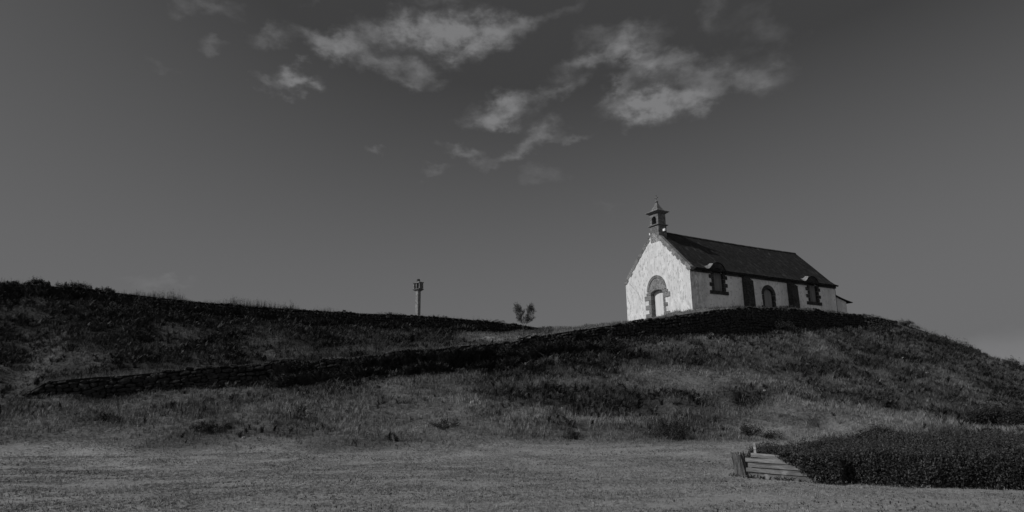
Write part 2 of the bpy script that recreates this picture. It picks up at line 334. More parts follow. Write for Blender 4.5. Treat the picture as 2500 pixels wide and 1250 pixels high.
Fr = L3([at(1400, 804, 70), at(1530, 789, 74), at(1610, 777, 68.2), at(1690, 759, 65.4), at(1750, 752.5, 68), at(1850, 748.5, 72), at(2000, 756.5, 79), at(2100, 767, 80.5), at(2200, 785, 82)] + [tuple(on_plan(2300, 819, PLAN1)+np.array([0, 4, -.3])), tuple(on_plan(2400, 861, PLAN1)+np.array([0, 4, -.5])), tuple(on_plan(2500, 893, PLAN1)+np.array([0, 4, -.6])), (90, 80, 1.5)])
def lines_at(u):
    Y = []; Z = []
    for L in (A_, B_, C_, C2, D_, E_):
        y, z = intp(L, u); Y.append(y); Z.append(z)
    gy, gz = intp(G_, u); fy, fz = intp(Fr, u)
    ey, ez = Y[-1], Z[-1]
    w = sst(u, .045, .10)
    my, mz = (ey+gy)/2, (ez+gz)/2+.35
    Y.append(my*(1-w)+fy*w); Z.append(mz*(1-w)+fz*w)
    Y.append(gy); Z.append(gz)
    hy, hz = intp(H_, u); Y.append(hy); Z.append(hz)
    Y.append(hy+6); Z.append(hz-.25)
    Y.append(hy+60); Z.append(hz*0)
    return Y, Z
SCARPS = []       # (x, y, half length, face height)
def H(x, y, detail=True):
    x = np.asarray(x, float); y = np.asarray(y, float); ys = np.maximum(y, 1.); u = np.clip(x/ys, -1.25, 1.25)
    Y, Z = lines_at(u)
    z = np.zeros_like(x*ys)
    for i in range(len(Y)-1):
        t = (ys-Y[i])/np.maximum(Y[i+1]-Y[i], 1e-3)
        z = np.where((t >= 0) & (t < 1), Z[i]*(1-t)+Z[i+1]*t, z)
    z = z+.26*np.exp(-((ys-Y[0])/2.4)**2)*np.where(ys < Y[0], 1, 1)      # the foot of the bank runs out softly into the field
    z = z*(1-sst(np.abs(x), 75, 130))
    hill = sst(ys, Y[0]+.5, Y[1]+4)
    if detail:
        step = np.minimum(np.abs(ys-Y[4]), np.minimum(np.abs(ys-Y[5]), np.abs(ys-Y[7])))
        calm = sst(step, .3, 2.0)*(1-sst(ys, Y[8]-2, Y[8]))
        z = z+hill*calm*((fbm(x, y, 2.6, 4, 3)-.5)*1.0+(fbm(x, y, 9, 3, 9)-.5)*.5)
        z = z+(1-hill)*((fbm(x, y, 1.8, 4, 5)-.5)*.10+(fbm(x, y, .8, 2, 15)-.5)*.055)
        z = z+hill*(1-calm)*(fbm(x, y, 1.0, 3, 6)-.5)*.12
        for (cx, cy, hl, hh, m_) in SCARPS:
            dx = x-cx; dy = y-cy-m_*dx-(fbm(x, y, 1.5, 2, 8)-.5)*1.2; e = np.exp(-(dx/hl)**2)
            z = z+hh*e*(sst(dy, -.25, .25)-1)*np.exp(-np.maximum(-dy, 0)/3.0)*1.0
    return z
def ground_at(px, py, lo=12, hi=98):        # first ground point met by a line of sight
    d = pxdir(px, py); ks = np.linspace(lo, hi, 2500)/d[1]
    P = d[None, :]*ks[:, None]+np.array([0, 0, CAMZ]); h = H(P[:, 0], P[:, 1])
    i = np.argmax(P[:, 2] <= h)
    if P[i, 2] > h[i]: i = int(np.argmin(P[:, 2]-h))
    return np.array([P[i, 0], P[i, 1], float(h[i])])
def project(P):
    d = P-np.array([0, 0, CAMZ]); w = d@_F; return 1250+FPX*(d@_R)/w, 625-FPX*(d@_U)/w
for (px, py, hl, hh, m_) in ((1770, 952, 2.0, 2.1, .15), (2010, 1030, 2.4, .8, .1), (1600, 985, 5.0, .7, -.10), (340, 800, 3., .5, .3)):
    p = ground_at(px, py); SCARPS.append((p[0], p[1], hl, hh, m_))

# scrub density, 0 = grass only, 1 = thick dark bracken
BLOBS = [(310,760,140,45,.5),(1500,988,220,22,.48),(1300,975,120,18,.4),(1790,975,75,24,.7),(1240,868,110,34,.8),(1500,858,75,26,.4),(800,905,160,30,.5),(1080,900,150,30,.5),(1420,880,150,40,.35),
         (1710,925,190,26,-1.0),(1215,824,95,12,-1.6),(1600,845,120,16,-.25),(1950,820,120,14,-.2),(900,857,150,14,-.5),(560,870,160,16,-.3),(150,740,160,16,-.25),(430,820,120,22,-.25),(1430,802,110,9,-1.2),
         (1980,1048,230,18,-.55),(1930,985,120,22,-.2),(1650,1040,130,30,.55),(1380,1030,90,20,.25),(2200,985,150,30,.4),(2420,1020,120,30,.8),(2330,870,160,30,.15),(2000,905,150,35,.25),(1100,980,200,24,-.25),(500,1035,120,22,.25),(700,1030,80,20,.15),(250,1035,100,15,.2),(2250,800,60,12,.2)]
def scrub(x, y, z=None, raw=False):
    u = np.clip(x/np.maximum(y, 1), -1.25, 1.25); Y, Z = lines_at(u)
    if z is None: z = H(x, y, False)
    px, py = project(np.stack([x, y, z], -1))
    d = np.zeros_like(x)
    bank = (y > Y[0]) & (y <= Y[4]); k = (y-Y[0])/(Y[4]-Y[0])
    d = np.where(bank, .06+(.18+.36*sst(u, -.15, .05))*sst(k, .2, .6)+.55*np.exp(-np.maximum(Y[4]-y, 0)/2.0)*sst(u, -.45, -.3)*(u < .12), d)
    mid = (y > Y[5]) & (y <= Y[7]); k2 = (y-Y[5])/(Y[7]-Y[5])
    d = np.where(mid & (u < .06), .72+.25*sst(k2, .2, .9)-.35*np.exp(-(y-Y[5])/.9), d)
    b = 0
    for (bx, by, rx, ry, s) in BLOBS: b = b+s*np.exp(-((px-bx)/rx)**2-((py-by)/ry)**2)
    d = np.where(bank | mid, d+b, d)
    d = np.where(bank | mid, d+(fbm(x, y, 3.2, 5, 21)-.5)*1.7, d)
    d = np.where((u > .06) & (y > Y[5]), np.where(y < Y[5]+2, -.5, -.1), d)
    return (np.clip(d, -1, 1) if raw else np.clip(d, 0, 1)), Y

def axis_grid(segs):
    out = [segs[0][0]]
    for a, b, st in segs:
        n = max(1, int(round((b-a)/st))); out += list(np.linspace(a, b, n+1)[1:])
    return np.array(out)
def far(a, b): 
    s = 1 if b > a else -1; r = []; v = a; st = 3.
    while abs(v-b) > st*1.2: v += s*st; r.append(v); st *= 1.35
    return r+[b]
gx = np.array(far(-62, -4000)[::-1]+list(axis_grid([(-62, 66, .30)]))+far(66, 4000))
gy = np.array(far(8, -4000)[::-1]+list(axis_grid([(8, 30, .22), (30, 88, .26), (88, 130, 1.)]))+far(130, 4000))
GX, GY = np.meshgrid(gx, gy); GZ = H(GX, GY)
nv, nu = GX.shape; idx = np.arange(nv*nu).reshape(nv, nu)
GF = np.stack([idx[:-1, :-1], idx[:-1, 1:], idx[1:, 1:], idx[1:, :-1]], -1).reshape(-1, 4)
sc, YL = scrub(GX.ravel(), GY.ravel(), GZ.ravel(), raw=True); trod = np.clip(-sc, 0, 1); sc = np.clip(sc, 0, 1)
def toe(x, y, YA): return YA+(fbm(x, y, 4.0, 4, 41)-.45)*np.where(x/np.maximum(y, 1) < .0, 6.0, 1.6)
_t = toe(GX.ravel(), GY.ravel(), YL[0]); fld = (1-sst(GY.ravel(), _t-.8, _t+2.6)); fld = np.maximum(fld, trod*.8)
def ground_mat():
    m = bpy.data.materials.new('ground'); m.use_nodes = True; t = m.node_tree; N = t.nodes; L = t.links; b = N['Principled BSDF']
    b.inputs['Roughness'].default_value = .97; b.inputs['Specular IOR Level'].default_value = .05
    tcn = N.new('ShaderNodeTexCoord')
    def ramp(f, lo, hi):
        r = N.new('ShaderNodeMapRange'); r.inputs['To Min'].default_value = lo; r.inputs['To Max'].default_value = hi; L.new(f, r.inputs[0]); return r.outputs[0]
    def mth_(op, a, b_):
        n = N.new('ShaderNodeMath'); n.operation = op
        for i, v in enumerate((a, b_)):
            if isinstance(v, (int, float)): n.inputs[i].default_value = v
            else: L.new(v, n.inputs[i])
        return n.outputs[0]
    fine = tn(t, tcn, 7, (1, 1, 1), .3, .7, 8); mid = tn(t, tcn, .9, (1, 1, 1), .3, .7, 6, (3, 1, 0)); streak = tn(t, tcn, 1.1, (.75, 1.0, 1), .35, .65, 8, (9, 2, 0))
    straw = tn(t, tcn, 30, (.5, 1, 1), .35, .7, 4, (2, 7, 0))
    # field: worn dry turf with bare trodden earth
    f1 = mth_('ADD', ramp(fine, .15, .235), mth_('ADD', ramp(straw, -.03, .07), ramp(streak, -.03, .03)))
    bare = tn(t, tcn, .45, (.8, 1.15, 1), .54, .62, 9, (4, 11, 0))
    mx = N.new('ShaderNodeMix'); mx.data_type = 'FLOAT'; L.new(bare, mx.inputs[0]); L.new(f1, mx.inputs[2]); L.new(ramp(mid, .205, .235), mx.inputs[3]); fv = mx.outputs[0]
    hv = mth_('ADD', ramp(fine, .035, .12), ramp(mid, -.012, .03))
    a = N.new('ShaderNodeAttribute'); a.attribute_name = 'scrub'
    mh = N.new('ShaderNodeMix'); mh.data_type = 'FLOAT'; L.new(a.outputs['Fac'], mh.inputs[0]); L.new(hv, mh.inputs[2]); L.new(ramp(fine, .008, .026), mh.inputs[3])
    a2 = N.new('ShaderNodeAttribute'); a2.attribute_name = 'field'
    mf = N.new('ShaderNodeMix'); mf.data_type = 'FLOAT'; L.new(a2.outputs['Fac'], mf.inputs[0]); L.new(mh.outputs[0], mf.inputs[2]); L.new(fv, mf.inputs[3])
    cb = N.new('ShaderNodeCombineColor')
    for i in range(3): L.new(mf.outputs[0], cb.inputs[i])
    L.new(cb.outputs[0], b.inputs['Base Color'])
    n2 = N.new('ShaderNodeTexNoise'); n2.inputs['Scale'].default_value = 9; n2.inputs['Detail'].default_value = 8; L.new(tcn.outputs['Object'], n2.inputs['Vector'])
    bp = N.new('ShaderNodeBump'); bp.inputs['Strength'].default_value = .8; bp.inputs['Distance'].default_value = .05; L.new(n2.outputs['Fac'], bp.inputs['Height']); L.new(bp.outputs[0], b.inputs['Normal'])
    return m
M['ground'] = ground_mat()
g = mesh_np('ground', np.stack([GX.ravel(), GY.ravel(), GZ.ravel()], -1), GF, M['ground'], smooth=True)
for nm, vals in (('scrub', sc), ('field', fld)):
    a = g.data.attributes.new(nm, 'FLOAT', 'POINT'); a.data.foreach_set('value', vals.astype(np.float32))
tag(g, kind='structure')

# ------------------------------------------------------------------ dry stone walls
def polyarc(plan, P):                     # resample
    P = np.array(P); s = np.r_[0, np.cumsum(np.hypot(*np.diff(P[:, :2], axis=0).T))]; return P, s
def wall(name, plan, top, bot, px0, px1, label, cat, m, cap=.06, stonesize=(.26, .78), rough=.05, core=True):
    pxs = np.linspace(px0, px1, 200)
    tp = np.interp(pxs, [a for a, _ in top], [b for _, b in top]); bp_ = np.interp(pxs, [a for a, _ in bot], [b for _, b in bot])
    T = np.array([on_plan(a, b, plan) for a, b in zip(pxs, tp)]); B = np.array([on_plan(a, b, plan) for a, b in zip(pxs, bp_)])
    s = np.r_[0, np.cumsum(np.hypot(*np.diff(T[:, :2], axis=0).T))]
    def q(arr, v): return np.array([np.interp(v, s, arr[:, i]) for i in range(arr.shape[1])])
    root = thing(name, label, cat, tuple(q(T, 0)[:2])+(float(B[0, 2]),))
    org = np.array(root.location)
    mb = MB(); v = 0.; Ltot = s[-1]
    # courses: stack columns follow the top line
    z_off = 0.; row = 0
    while z_off < 3.6:
        h = random.uniform(.19, .30) if row else random.uniform(.14, .22); v = random.uniform(-.3, 0)
        while v < Ltot:
            w = random.uniform(*stonesize)*(1.1 if h > .2 else .85); c = min(max(v+w/2, 0), Ltot)
            t = q(T, c); bz = np.interp(c, s, B[:, 2]); t2 = q(T, min(c+.3, Ltot)); t1 = q(T, max(c-.3, 0)); dr = t2-t1; dr[2] *= .9; dr /= np.linalg.norm(dr)
            nrm = np.array([dr[1], -dr[0], 0]); nrm /= np.linalg.norm(nrm)
            wob = (float(vn(c, row*.31, 1.1, 5))-.5)*.26+(float(vn(c, 3.3, 2.6, 6))-.5)*.30
            zc = t[2]+cap-z_off-h/2+wob+(random.uniform(-.07, .09) if row == 0 else random.uniform(-.035, .035))
            if zc > bz-.45 and not (row == 0 and random.random() < .12):
                V, F = rockbox(); hw = w/2*.97; dep = random.uniform(.16, .24)
                k = (np.abs(V) > .5).sum(1); pull = np.where(k == 3, .74, np.where(k == 2, .90, 1.0))[:, None]
                Lc = V*pull*np.array([hw, dep, h/2*random.uniform(.85, 1.25)])+(rng.random(V.shape)-.5)*np.array([.05, .05, .04])*(1.6 if row == 0 else 1)
                up = np.array([0, 0, 1.]); c0 = np.array([t[0], t[1], zc])+nrm*(.06+z_off*.05+random.uniform(-rough, rough))
                a = random.uniform(-.14, .14)
                P = c0+Lc[:, :1]*(dr+up*a)+Lc[:, 1:2]*nrm+Lc[:, 2:3]*(up-dr*a)
                mb.add(P-org, F, random.uniform(.7, 1.25))
            v += w
        z_off += h; row += 1
    mb.build('stonework', m, root)
    # earth and rubble core behind the facing stones
    cb = MB(); n = 120; V = []
    for i in range(n):
        c = Ltot*i/(n-1); t = q(T, c); bz = np.interp(c, s, B[:, 2]); t2 = q(T, min(c+.3, Ltot)); t1 = q(T, max(c-.3, 0)); dr = t2-t1; dr[2] = 0; dr /= np.linalg.norm(dr); nrm = np.array([dr[1], -dr[0], 0])
        f = np.array([t[0], t[1], 0])-nrm*.02; bk = np.array([t[0], t[1], 0])-nrm*.75
        V += [f+(0, 0, bz-.5)-org, f+(0, 0, t[2]+.02)-org, bk+(0, 0, t[2]+.01)-org, bk+(0, 0, bz-.5)-org]
    F = [(4*i+k, 4*i+(k+1) % 4, 4*i+4+(k+1) % 4, 4*i+4+k) for i in range(n-1) for k in range(4)]+[(0, 1, 2, 3), (4*n-1, 4*n-2, 4*n-3, 4*n-4)]
    cb.add(V, F); cb.build('core', M['earth'], root)
    return root
wall('dry_stone_wall', PLAN1, TOP1, BOT1, 66, 1312, 'long low dry stone wall climbing from the left across the foot of the hill', 'stone wall', M['drystone'])
wall('terrace_wall', PLAN1, TOP1, BOT1, 1318, 2185, 'dark retaining wall curving under the chapel at the top of the mound', 'retaining wall', M['drystone'], stonesize=(.2, .5))
wall('bank_wall', PLAN2, TOP2, BOT2, -120, 1325, 'dark shaded stone bank along the left skyline, below the stone cross column', 'stone wall', M['drystone'], cap=.02, stonesize=(.2, .5))

# ------------------------------------------------------------------ chapel (local frame: x along the nave, y across it towards the far side, z up)
YAW = 1.0244; CH = (18.10, 65.7, 11.155); CW, CL, EH = 9.85, 24.4, 4.05
chapel = thing('chapel', 'white plastered chapel with granite bell turret on top of the mound', 'chapel', CH, math.pi/2-YAW)
RT = CW/2; RZ = 9.22
def arch(cx, hw, zs, rise, z0, n=14):       # outline of an arched opening in a vertical plane
    return [(cx-hw, z0), (cx+hw, z0)]+[(cx+hw*math.cos(math.pi*i/n), zs+rise*math.sin(math.pi*i/n)) for i in range(n+1)]
def cutter(poly, axis, a, b):
    mb = MB(); mb.prism(poly, axis, a, b); return mb.build('cut', M['plaster'])
def boolean(o, cuts):
    for c in cuts:
        md = o.modifiers.new('b', 'BOOLEAN'); md.operation = 'DIFFERENCE'; md.solver = 'EXACT'; md.object = c
    dg = bpy.context.evaluated_depsgraph_get(); me = bpy.data.meshes.new_from_object(o.evaluated_get(dg))
    o.modifiers.clear(); o.data = me
    for c in cuts: bpy.data.objects.remove(c, do_unlink=True)
DT = 4.90     # door centre across the gable
mb = MB(); mb.prism([(0, -2.2), (CW, -2.2), (CW, EH), (RT, RZ-.12), (0, EH)], 'x', 0, .7)
wf = mb.build('gable_wall', M['plaster'])
boolean(wf, [cutter(arch(DT, .99, 2.35, .46, -2.3), 'x', -.5, .52)])
wf.parent = chapel
mb = MB(); mb.prism([(0.002, -2.2), (CW-.002, -2.2), (CW-.002, EH-.01), (RT, RZ-.16), (0.002, EH-.01)], 'x', .702, CL)
wn = mb.build('nave_wall', M['plaster_side'])
WN = [(4.10, 0), (20.05, -.1)]; SD = 11.98
cuts = [cutter(arch(c, .78, 3.75+dz, .66, 2.10+dz), 'y', -.5, .30) for c, dz in WN]+[cutter(arch(SD, .88, 2.25, .80, -2), 'y', -.5, .34)]
boolean(wn, cuts); wn.parent = chapel
# roof: two slabs with bell-cast eaves and a slightly sagging ridge
prof = [(-.36, EH+.10), (.10, EH+.36), (.62, EH+.80), (2.7, 6.98), (RT, RZ)]
def roofmesh():
    mb = MB(); n = 26
    for side in (0, 1):
        V = []
        for i in range(n+1):
            s = .42+(CL+.22-.42)*i/n; sag = -.10*math.sin(math.pi*i/n)
            for (t, z) in prof:
                k = (t+.36)/(RT+.36); zz = z+sag*k+random.uniform(-.008, .008); tt = t if side == 0 else CW-t
                V += [(s, tt, zz+.09), (s, tt, zz-.06)]
        m_ = len(prof)*2; F = []
        for i in range(n):
            for j in range(len(prof)-1):
                a = i*m_+2*j; b = (i+1)*m_+2*j
                F += [(a, b, b+2, a+2), (a+1, a+3, b+3, b+1)]
            F += [(i*m_, i*m_+1, (i+1)*m_+1, (i+1)*m_), (i*m_+m_-2, (i+1)*m_+m_-2, (i+1)*m_+m_-1, i*m_+m_-1)]
        for i in (0, n):
            for j in range(len(prof)-1): F.append((i*m_+2*j, i*m_+2*j+2, i*m_+2*j+3, i*m_+2*j+1))
        mb.add(V, F)
    return mb
roof = roofmesh().build('roof', M['slate'], chapel)
mb = MB()
for i in range(58):                       # ridge tiles
    s = 1.22+(CL+.15-1.22)*i/58; sg = -.10*math.sin(math.pi*(s-.4)/CL); z = RZ+.10+sg+random.uniform(-.012, .012); w = (CL-1.1)/58
    mb.prism([(RT-.17, z-.10), (RT-.09, z+.03), (RT, z+.07), (RT+.09, z+.03), (RT+.17, z-.10)], 'x', s, s+w*.96, random.uniform(.8, 1.3))
mb.build('ridge', M['block_dark'], roof)
# ragged slate ends along the eaves
mb = MB(); s = .45
while s < CL+.15:
    w = random.uniform(.16, .3)
    mb.box(s, s+w*.92, -.40-random.uniform(0, .05), -.1, EH+.17+random.uniform(-.02, .02), EH+.225+random.uniform(0, .02), random.uniform(.7, 1.3)); s += w
mb.build('eave_slates', M['slate'], roof)
# granite eaves course on both long walls
for y0, y1, sa, sb in ((-.16, .02, .05, 3.02), (-.16, .02, 5.18, 18.97), (-.16, .02, 21.13, CL), (CW-.02, CW+.16, .05, CL)):
    mb = MB(); s = sa
    while s < sb-.05:
        w = random.uniform(.5, .9); e = min(s+w-.012, sb+.02)
        mb.box(s, e, y0-random.uniform(0, .03) if y0 < 1 else y0, y1, EH-.16, EH+.12, random.uniform(.6, 1.4), .02, .004)
        s += w
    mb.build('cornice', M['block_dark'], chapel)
# raking gable stones, toothed into the plaster
for side in (0, 1):
    mb = MB(); y0, z0, y1, z1 = -.16, EH+.30, 4.12, 8.70
    ln = math.hypot(y1-y0, z1-z0); dy, dz = (y1-y0)/ln, (z1-z0)/ln; v = 0; k = 0
    while v < ln-.15:
        w = random.uniform(.36, .56); w = min(w, ln-v); dep = (.37 if k % 2 else .47)+random.uniform(-.05, .05); k += 1
        a = (y0+dy*v, z0+dz*v); b = (a[0]+dy*(w-.004), a[1]+dz*(w-.004)); nn = (dz, -dy)        # inward normal
        poly = [(a[0]-nn[0]*.02, a[1]-nn[1]*.02), (b[0]-nn[0]*.02, b[1]-nn[1]*.02), (b[0]+nn[0]*dep, b[1]+nn[1]*dep+random.uniform(-.04, .04)), (a[0]+nn[0]*dep+random.uniform(-.03, .03), a[1]+nn[1]*dep)]
        if side: poly = [(CW-p[0], p[1]) for p in poly]
        mb.prism(poly, 'x', -.035-random.uniform(0, .02), .46, random.uniform(.7, 1.25)); v += w
    yk = (-.20, .30) if side == 0 else (CW-.30, CW+.20)
    mb.box(-.06, .46, yk[0], yk[1], EH-.02, EH+.26, 1.0, .03, .01)
    mb.build('gable_coping', M['block'], chapel)
# west door: jamb quoins, impost blocks, archivolt, rubble tympanum
def ring(cx, zs, rx0, rz0, rx1, rz1, a, b, n, axis, mb, joint=.006, sh=(.75, 1.2), a0=0., a1=math.pi):
    for i in range(n):
        t0 = a0+(a1-a0)*i/n+joint; t1 = a0+(a1-a0)*(i+1)/n-joint; P = []
        for t in np.linspace(t0, t1, 4): P.append((cx+rx1*math.cos(t), zs+rz1*math.sin(t)))
        for t in np.linspace(t1, t0, 4): P.append((cx+rx0*math.cos(t), zs+rz0*math.sin(t)))
        mb.prism(P, axis, a, b, random.uniform(*sh))
mb = MB(); ring(DT, 2.62, 1.16, 1.36, 1.46, 1.66, -.09, .06, 11, 'x', mb)
ds = thing  # (alias unused)
sur = mb.build('door_arch', M['block'], chapel)
mb = MB()
P = [(DT+1.155*math.cos(math.pi*i/20), 2.63+1.35*math.sin(math.pi*i/20)) for i in range(21)]
Q = [(DT-.90*math.cos(math.pi*i/12), 2.352+.36*math.sin(math.pi*i/12)) for i in range(13)]
mb.prism(P+[(DT-1.155, 2.40)]+Q+[(DT+1.155, 2.40)], 'x', -.03, .515)
def rubble(t, tcn, out):
    v = t.nodes.new('ShaderNodeTexVoronoi'); v.feature = 'DISTANCE_TO_EDGE'; v.inputs['Scale'].default_value = 4.2; t.links.new(tcn.outputs['Object'], v.inputs['Vector'])
    r = t.nodes.new('ShaderNodeMapRange'); r.inputs['From Max'].default_value = .05; r.inputs['To Min'].default_value = 1; r.inputs['To Max'].default_value = 0; t.links.new(v.outputs['Distance'], r.inputs[0])
    v2 = t.nodes.new('ShaderNodeTexVoronoi'); v2.inputs['Scale'].default_value = 4.2; t.links.new(tcn.outputs['Object'], v2.inputs['Vector'])
    mx = t.nodes.new('ShaderNodeMix'); mx.data_type = 'RGBA'; mx.blend_type = 'OVERLAY'; mx.inputs[0].default_value = .5
    bw_ = t.nodes.new('ShaderNodeRGBToBW'); t.links.new(v2.outputs['Color'], bw_.inputs[0]); t.links.new(out, mx.inputs[6]); t.links.new(bw_.outputs[0], mx.inputs[7])
    return mulnode(t, mx.outputs[2], r.outputs[0], .30)
M['rubble'] = mat('rubble_masonry', .10, .24, 8, 8, .93, .8, 22, extra=rubble)
M['rubble_dark'] = mat('rubble_masonry_dark', .025, .08, 6, 8, .95, .8, 22, extra=lambda t, tcn, out: out)
mb.build('tympanum', M['rubble'], chapel)
mb = MB()
def jamb(mb, c, inner, zs, widths, axis, a, b, sgn):
    z = zs
    for (h, w) in widths:
        lo, hi = sorted((c+sgn*inner, c+sgn*(inner+w)))
        if axis == 'x': mb.box(a, b, lo, hi, z+.006, z+h-.006, random.uniform(.75, 1.2), .02, .006)
        else: mb.box(lo, hi, a, b, z+.006, z+h-.006, random.uniform(.75, 1.25), .02, .006)
        z += h
jamb(mb, DT, .895, -1.9, [(.6, .5), (.6, .5), (.45, 1.0), (.50, .98), (.42, .42), (.52, .92), (.50, .40), (.52, 1.02), (.30, .72)], 'x', -.07, .51, 1)
mb.build('door_jamb', M['block'], chapel); mb = MB()
jamb(mb, DT, .895, -1.9, [(.6, .5), (.6, .5), (.50, .40), (.42, .90), (.55, .35), (.40, .62), (.55, .30), (.54, 1.05), (.30, .78)], 'x', -.07, .51, -1)
mb.build('door_jamb', M['block'], chapel)
mb = MB()
for k in (0, 1):
    y0, y1 = (DT-.885, DT-.006) if k == 0 else (DT+.006, DT+.885)
    d = MB(); n = 8; zt = lambda y: 2.35+.36*math.sqrt(max(0, 1-((y-DT)/.90)**2))
    d.prism([(y0, -1.9), (y1, -1.9)]+[(y1+(y0-y1)*i/n, zt(y1+(y0-y1)*i/n)-.01) for i in range(n+1)], 'x', .44, .50)
    d.build('door_leaf', M['door'], chapel)
# crack running from the coping down to the arch
Pk = [(9.30, 3.52), (9.0, 3.42), (8.72, 3.22), (8.35, 2.98), (8.02, 2.80), (7.85, 2.55), (7.65, 2.30), (7.45, 2.02), (7.28, 1.66), (7.12, 1.45)]
mb = MB()
pk = [(9.30,4.30),(9.05,4.02),(8.80,3.80),(8.60,3.58),(8.30,3.32),(8.05,3.12),(7.90,2.85),(7.72,2.60),(7.60,2.30),(7.38,2.05),(7.20,1.85)]
for (a, b) in zip(pk[:-1], pk[1:]):
    a = (a[0], a[1]-.12); b = (b[0], b[1]-.12); w = .018
    mb.add([(-.004, a[0]-w, a[1]), (-.004, a[0]+w, a[1]), (-.004, b[0]+w, b[1]), (-.004, b[0]-w, b[1])], [(0, 1, 2, 3)])
mb.build('crack', M['crack'], wf)
# side windows with toothed granite surrounds rising through the eaves
for wi, (c, dz) in enumerate(WN):
    mb = MB(); W1 = [(.38, .36), (.38, .66), (.40, .36), (.40, .66), (.40, .36)]
    jamb(mb, c, .695, 2.13+dz, [(.42, .34), (.42, .64), (.42, .34), (.42, .66), (.30, .34)], 'y', -.06, .28, 1)
    jamb(mb, c, .695, 2.13+dz, [(.42, .34), (.42, .66), (.42, .34), (.42, .68), (.30, .36)], 'y', -.06, .28, -1)
    mb.box(c-1.38, c-.45, -.09, .28, 1.74+dz, 2.125+dz, .9, .02, .006); mb.box(c-.44, c+.43, -.09, .28, 1.74+dz, 2.125+dz, 1.1, .02, .006); mb.box(c+.44, c+1.38, -.09, .28, 1.74+dz, 2.125+dz, .8, .02, .006)
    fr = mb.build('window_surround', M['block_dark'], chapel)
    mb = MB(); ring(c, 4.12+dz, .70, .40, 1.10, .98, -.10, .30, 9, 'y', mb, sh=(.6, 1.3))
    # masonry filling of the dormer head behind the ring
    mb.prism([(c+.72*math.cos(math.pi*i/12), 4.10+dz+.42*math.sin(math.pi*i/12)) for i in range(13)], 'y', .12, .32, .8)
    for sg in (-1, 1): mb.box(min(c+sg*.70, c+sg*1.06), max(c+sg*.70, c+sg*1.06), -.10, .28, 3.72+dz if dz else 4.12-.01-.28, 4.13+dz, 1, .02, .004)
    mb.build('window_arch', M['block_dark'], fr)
    # shutter leaves
    for k in (0, 1):
        x0, x1 = (c-.69, c-.006) if k == 0 else (c+.006, c+.69)
        d = MB(); n = 8; zt = lambda x: 3.75+dz+.62*math.sqrt(max(0, 1-((x-c)/.70)**2))
        d.prism([(x0, 2.14+dz), (x1, 2.14+dz)]+[(x1+(x0-x1)*i/n, zt(x1+(x0-x1)*i/n)-.01) for i in range(n+1)], 'y', .20, .25)
        d.build('shutter', M['shutter'], chapel)
    # barrel roof running back into the slates and a flared flashing on its left
    mb = MB(); n = 12; V = []; F = []
    for i in range(n+1):
        a = math.pi*i/n
        for r, in ((0,), (.06,)):
            for y in (-.16, 1.35):
                V.append((c+(1.12+r)*math.cos(a), y, 4.12+dz+(1.0+r)*math.sin(a)))
    for i in range(n):
        a = 4*i; b = a+4
        F += [(a, a+1, b+1, b), (a+2, b+2, b+3, a+3), (a, b, b+2, a+2), (a+1, a+3, b+3, b+1)]
    F += [(0, 2, 3, 1), (4*n, 4*n+1, 4*n+3, 4*n+2)]
    mb.add(V, F); dm = mb.build('dormer_roof', M['slate'], roof, smooth=False)
    mb = MB(); n = 8; V = []
    for i in range(n+1):                   # concave sweep from the main eave up to the crown
        k = i/n; x = c-1.85+1.02*k; z = EH+.24+.66*k**1.8
        for y in (-.32+.12*k, .22): V.append((x, y, z+(.0 if y < 0 else .34*(1-k)+.10)))
    V2 = [(v[0], v[1], v[2]-.05) for v in V]; m2 = len(V)
    F = [(2*i, 2*i+2, 2*i+3, 2*i+1) for i in range(n)]+[(m2+2*i, m2+2*i+1, m2+2*i+3, m2+2*i+2) for i in range(n)]
    F += [(2*i, m2+2*i, m2+2*i+2, 2*i+2) for i in range(n)]+[(2*i+1, 2*i+3, m2+2*i+3, m2+2*i+1) for i in range(n)]
    mb.add(V+V2, F); mb.build('flashing', M['zinc'], roof)
# side door
mb = MB()
ring(SD, 2.25, .80, .72, 1.16, 1.12, -.06, .30, 9, 'y', mb, sh=(.8, 1.5))
jamb(mb, SD, .79, -.6, [(.5, .42), (.6, .40), (.55, .50), (.60, .28), (.58, .34)], 'y', -.06, .335, 1)
jamb(mb, SD, .79, -.6, [(.5, .42), (.6, .40), (.55, .50), (.60, .28), (.58, .34)], 'y', -.06, .335, -1)
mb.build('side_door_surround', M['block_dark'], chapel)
d = MB(); d.prism(arch(SD, .79, 2.25, .71, -.6), 'y', .24, .29); d.build('side_door', M['shutter_light'], chapel)
# buttresses with sloping tops
for s0, s1, pr in ((7.80, 8.85, .62), (15.35, 16.40, .62)):
    mb = MB(); mb.prism([(.01, -.8), (-pr-.10, -.8), (-pr, 3.42), (-pr-.05, 3.46), (-.02, 4.0), (.01, 4.0)], 'x', s0, s1)
    mb.build('buttress', M['granite_dark'], chapel)
# far corner quoins
mb = MB(); mb.box(CL-.02, CL+.04, -.02, .3, -.5, EH-.18, .8); mb.build('corner_strip', M['block_dark'], chapel)
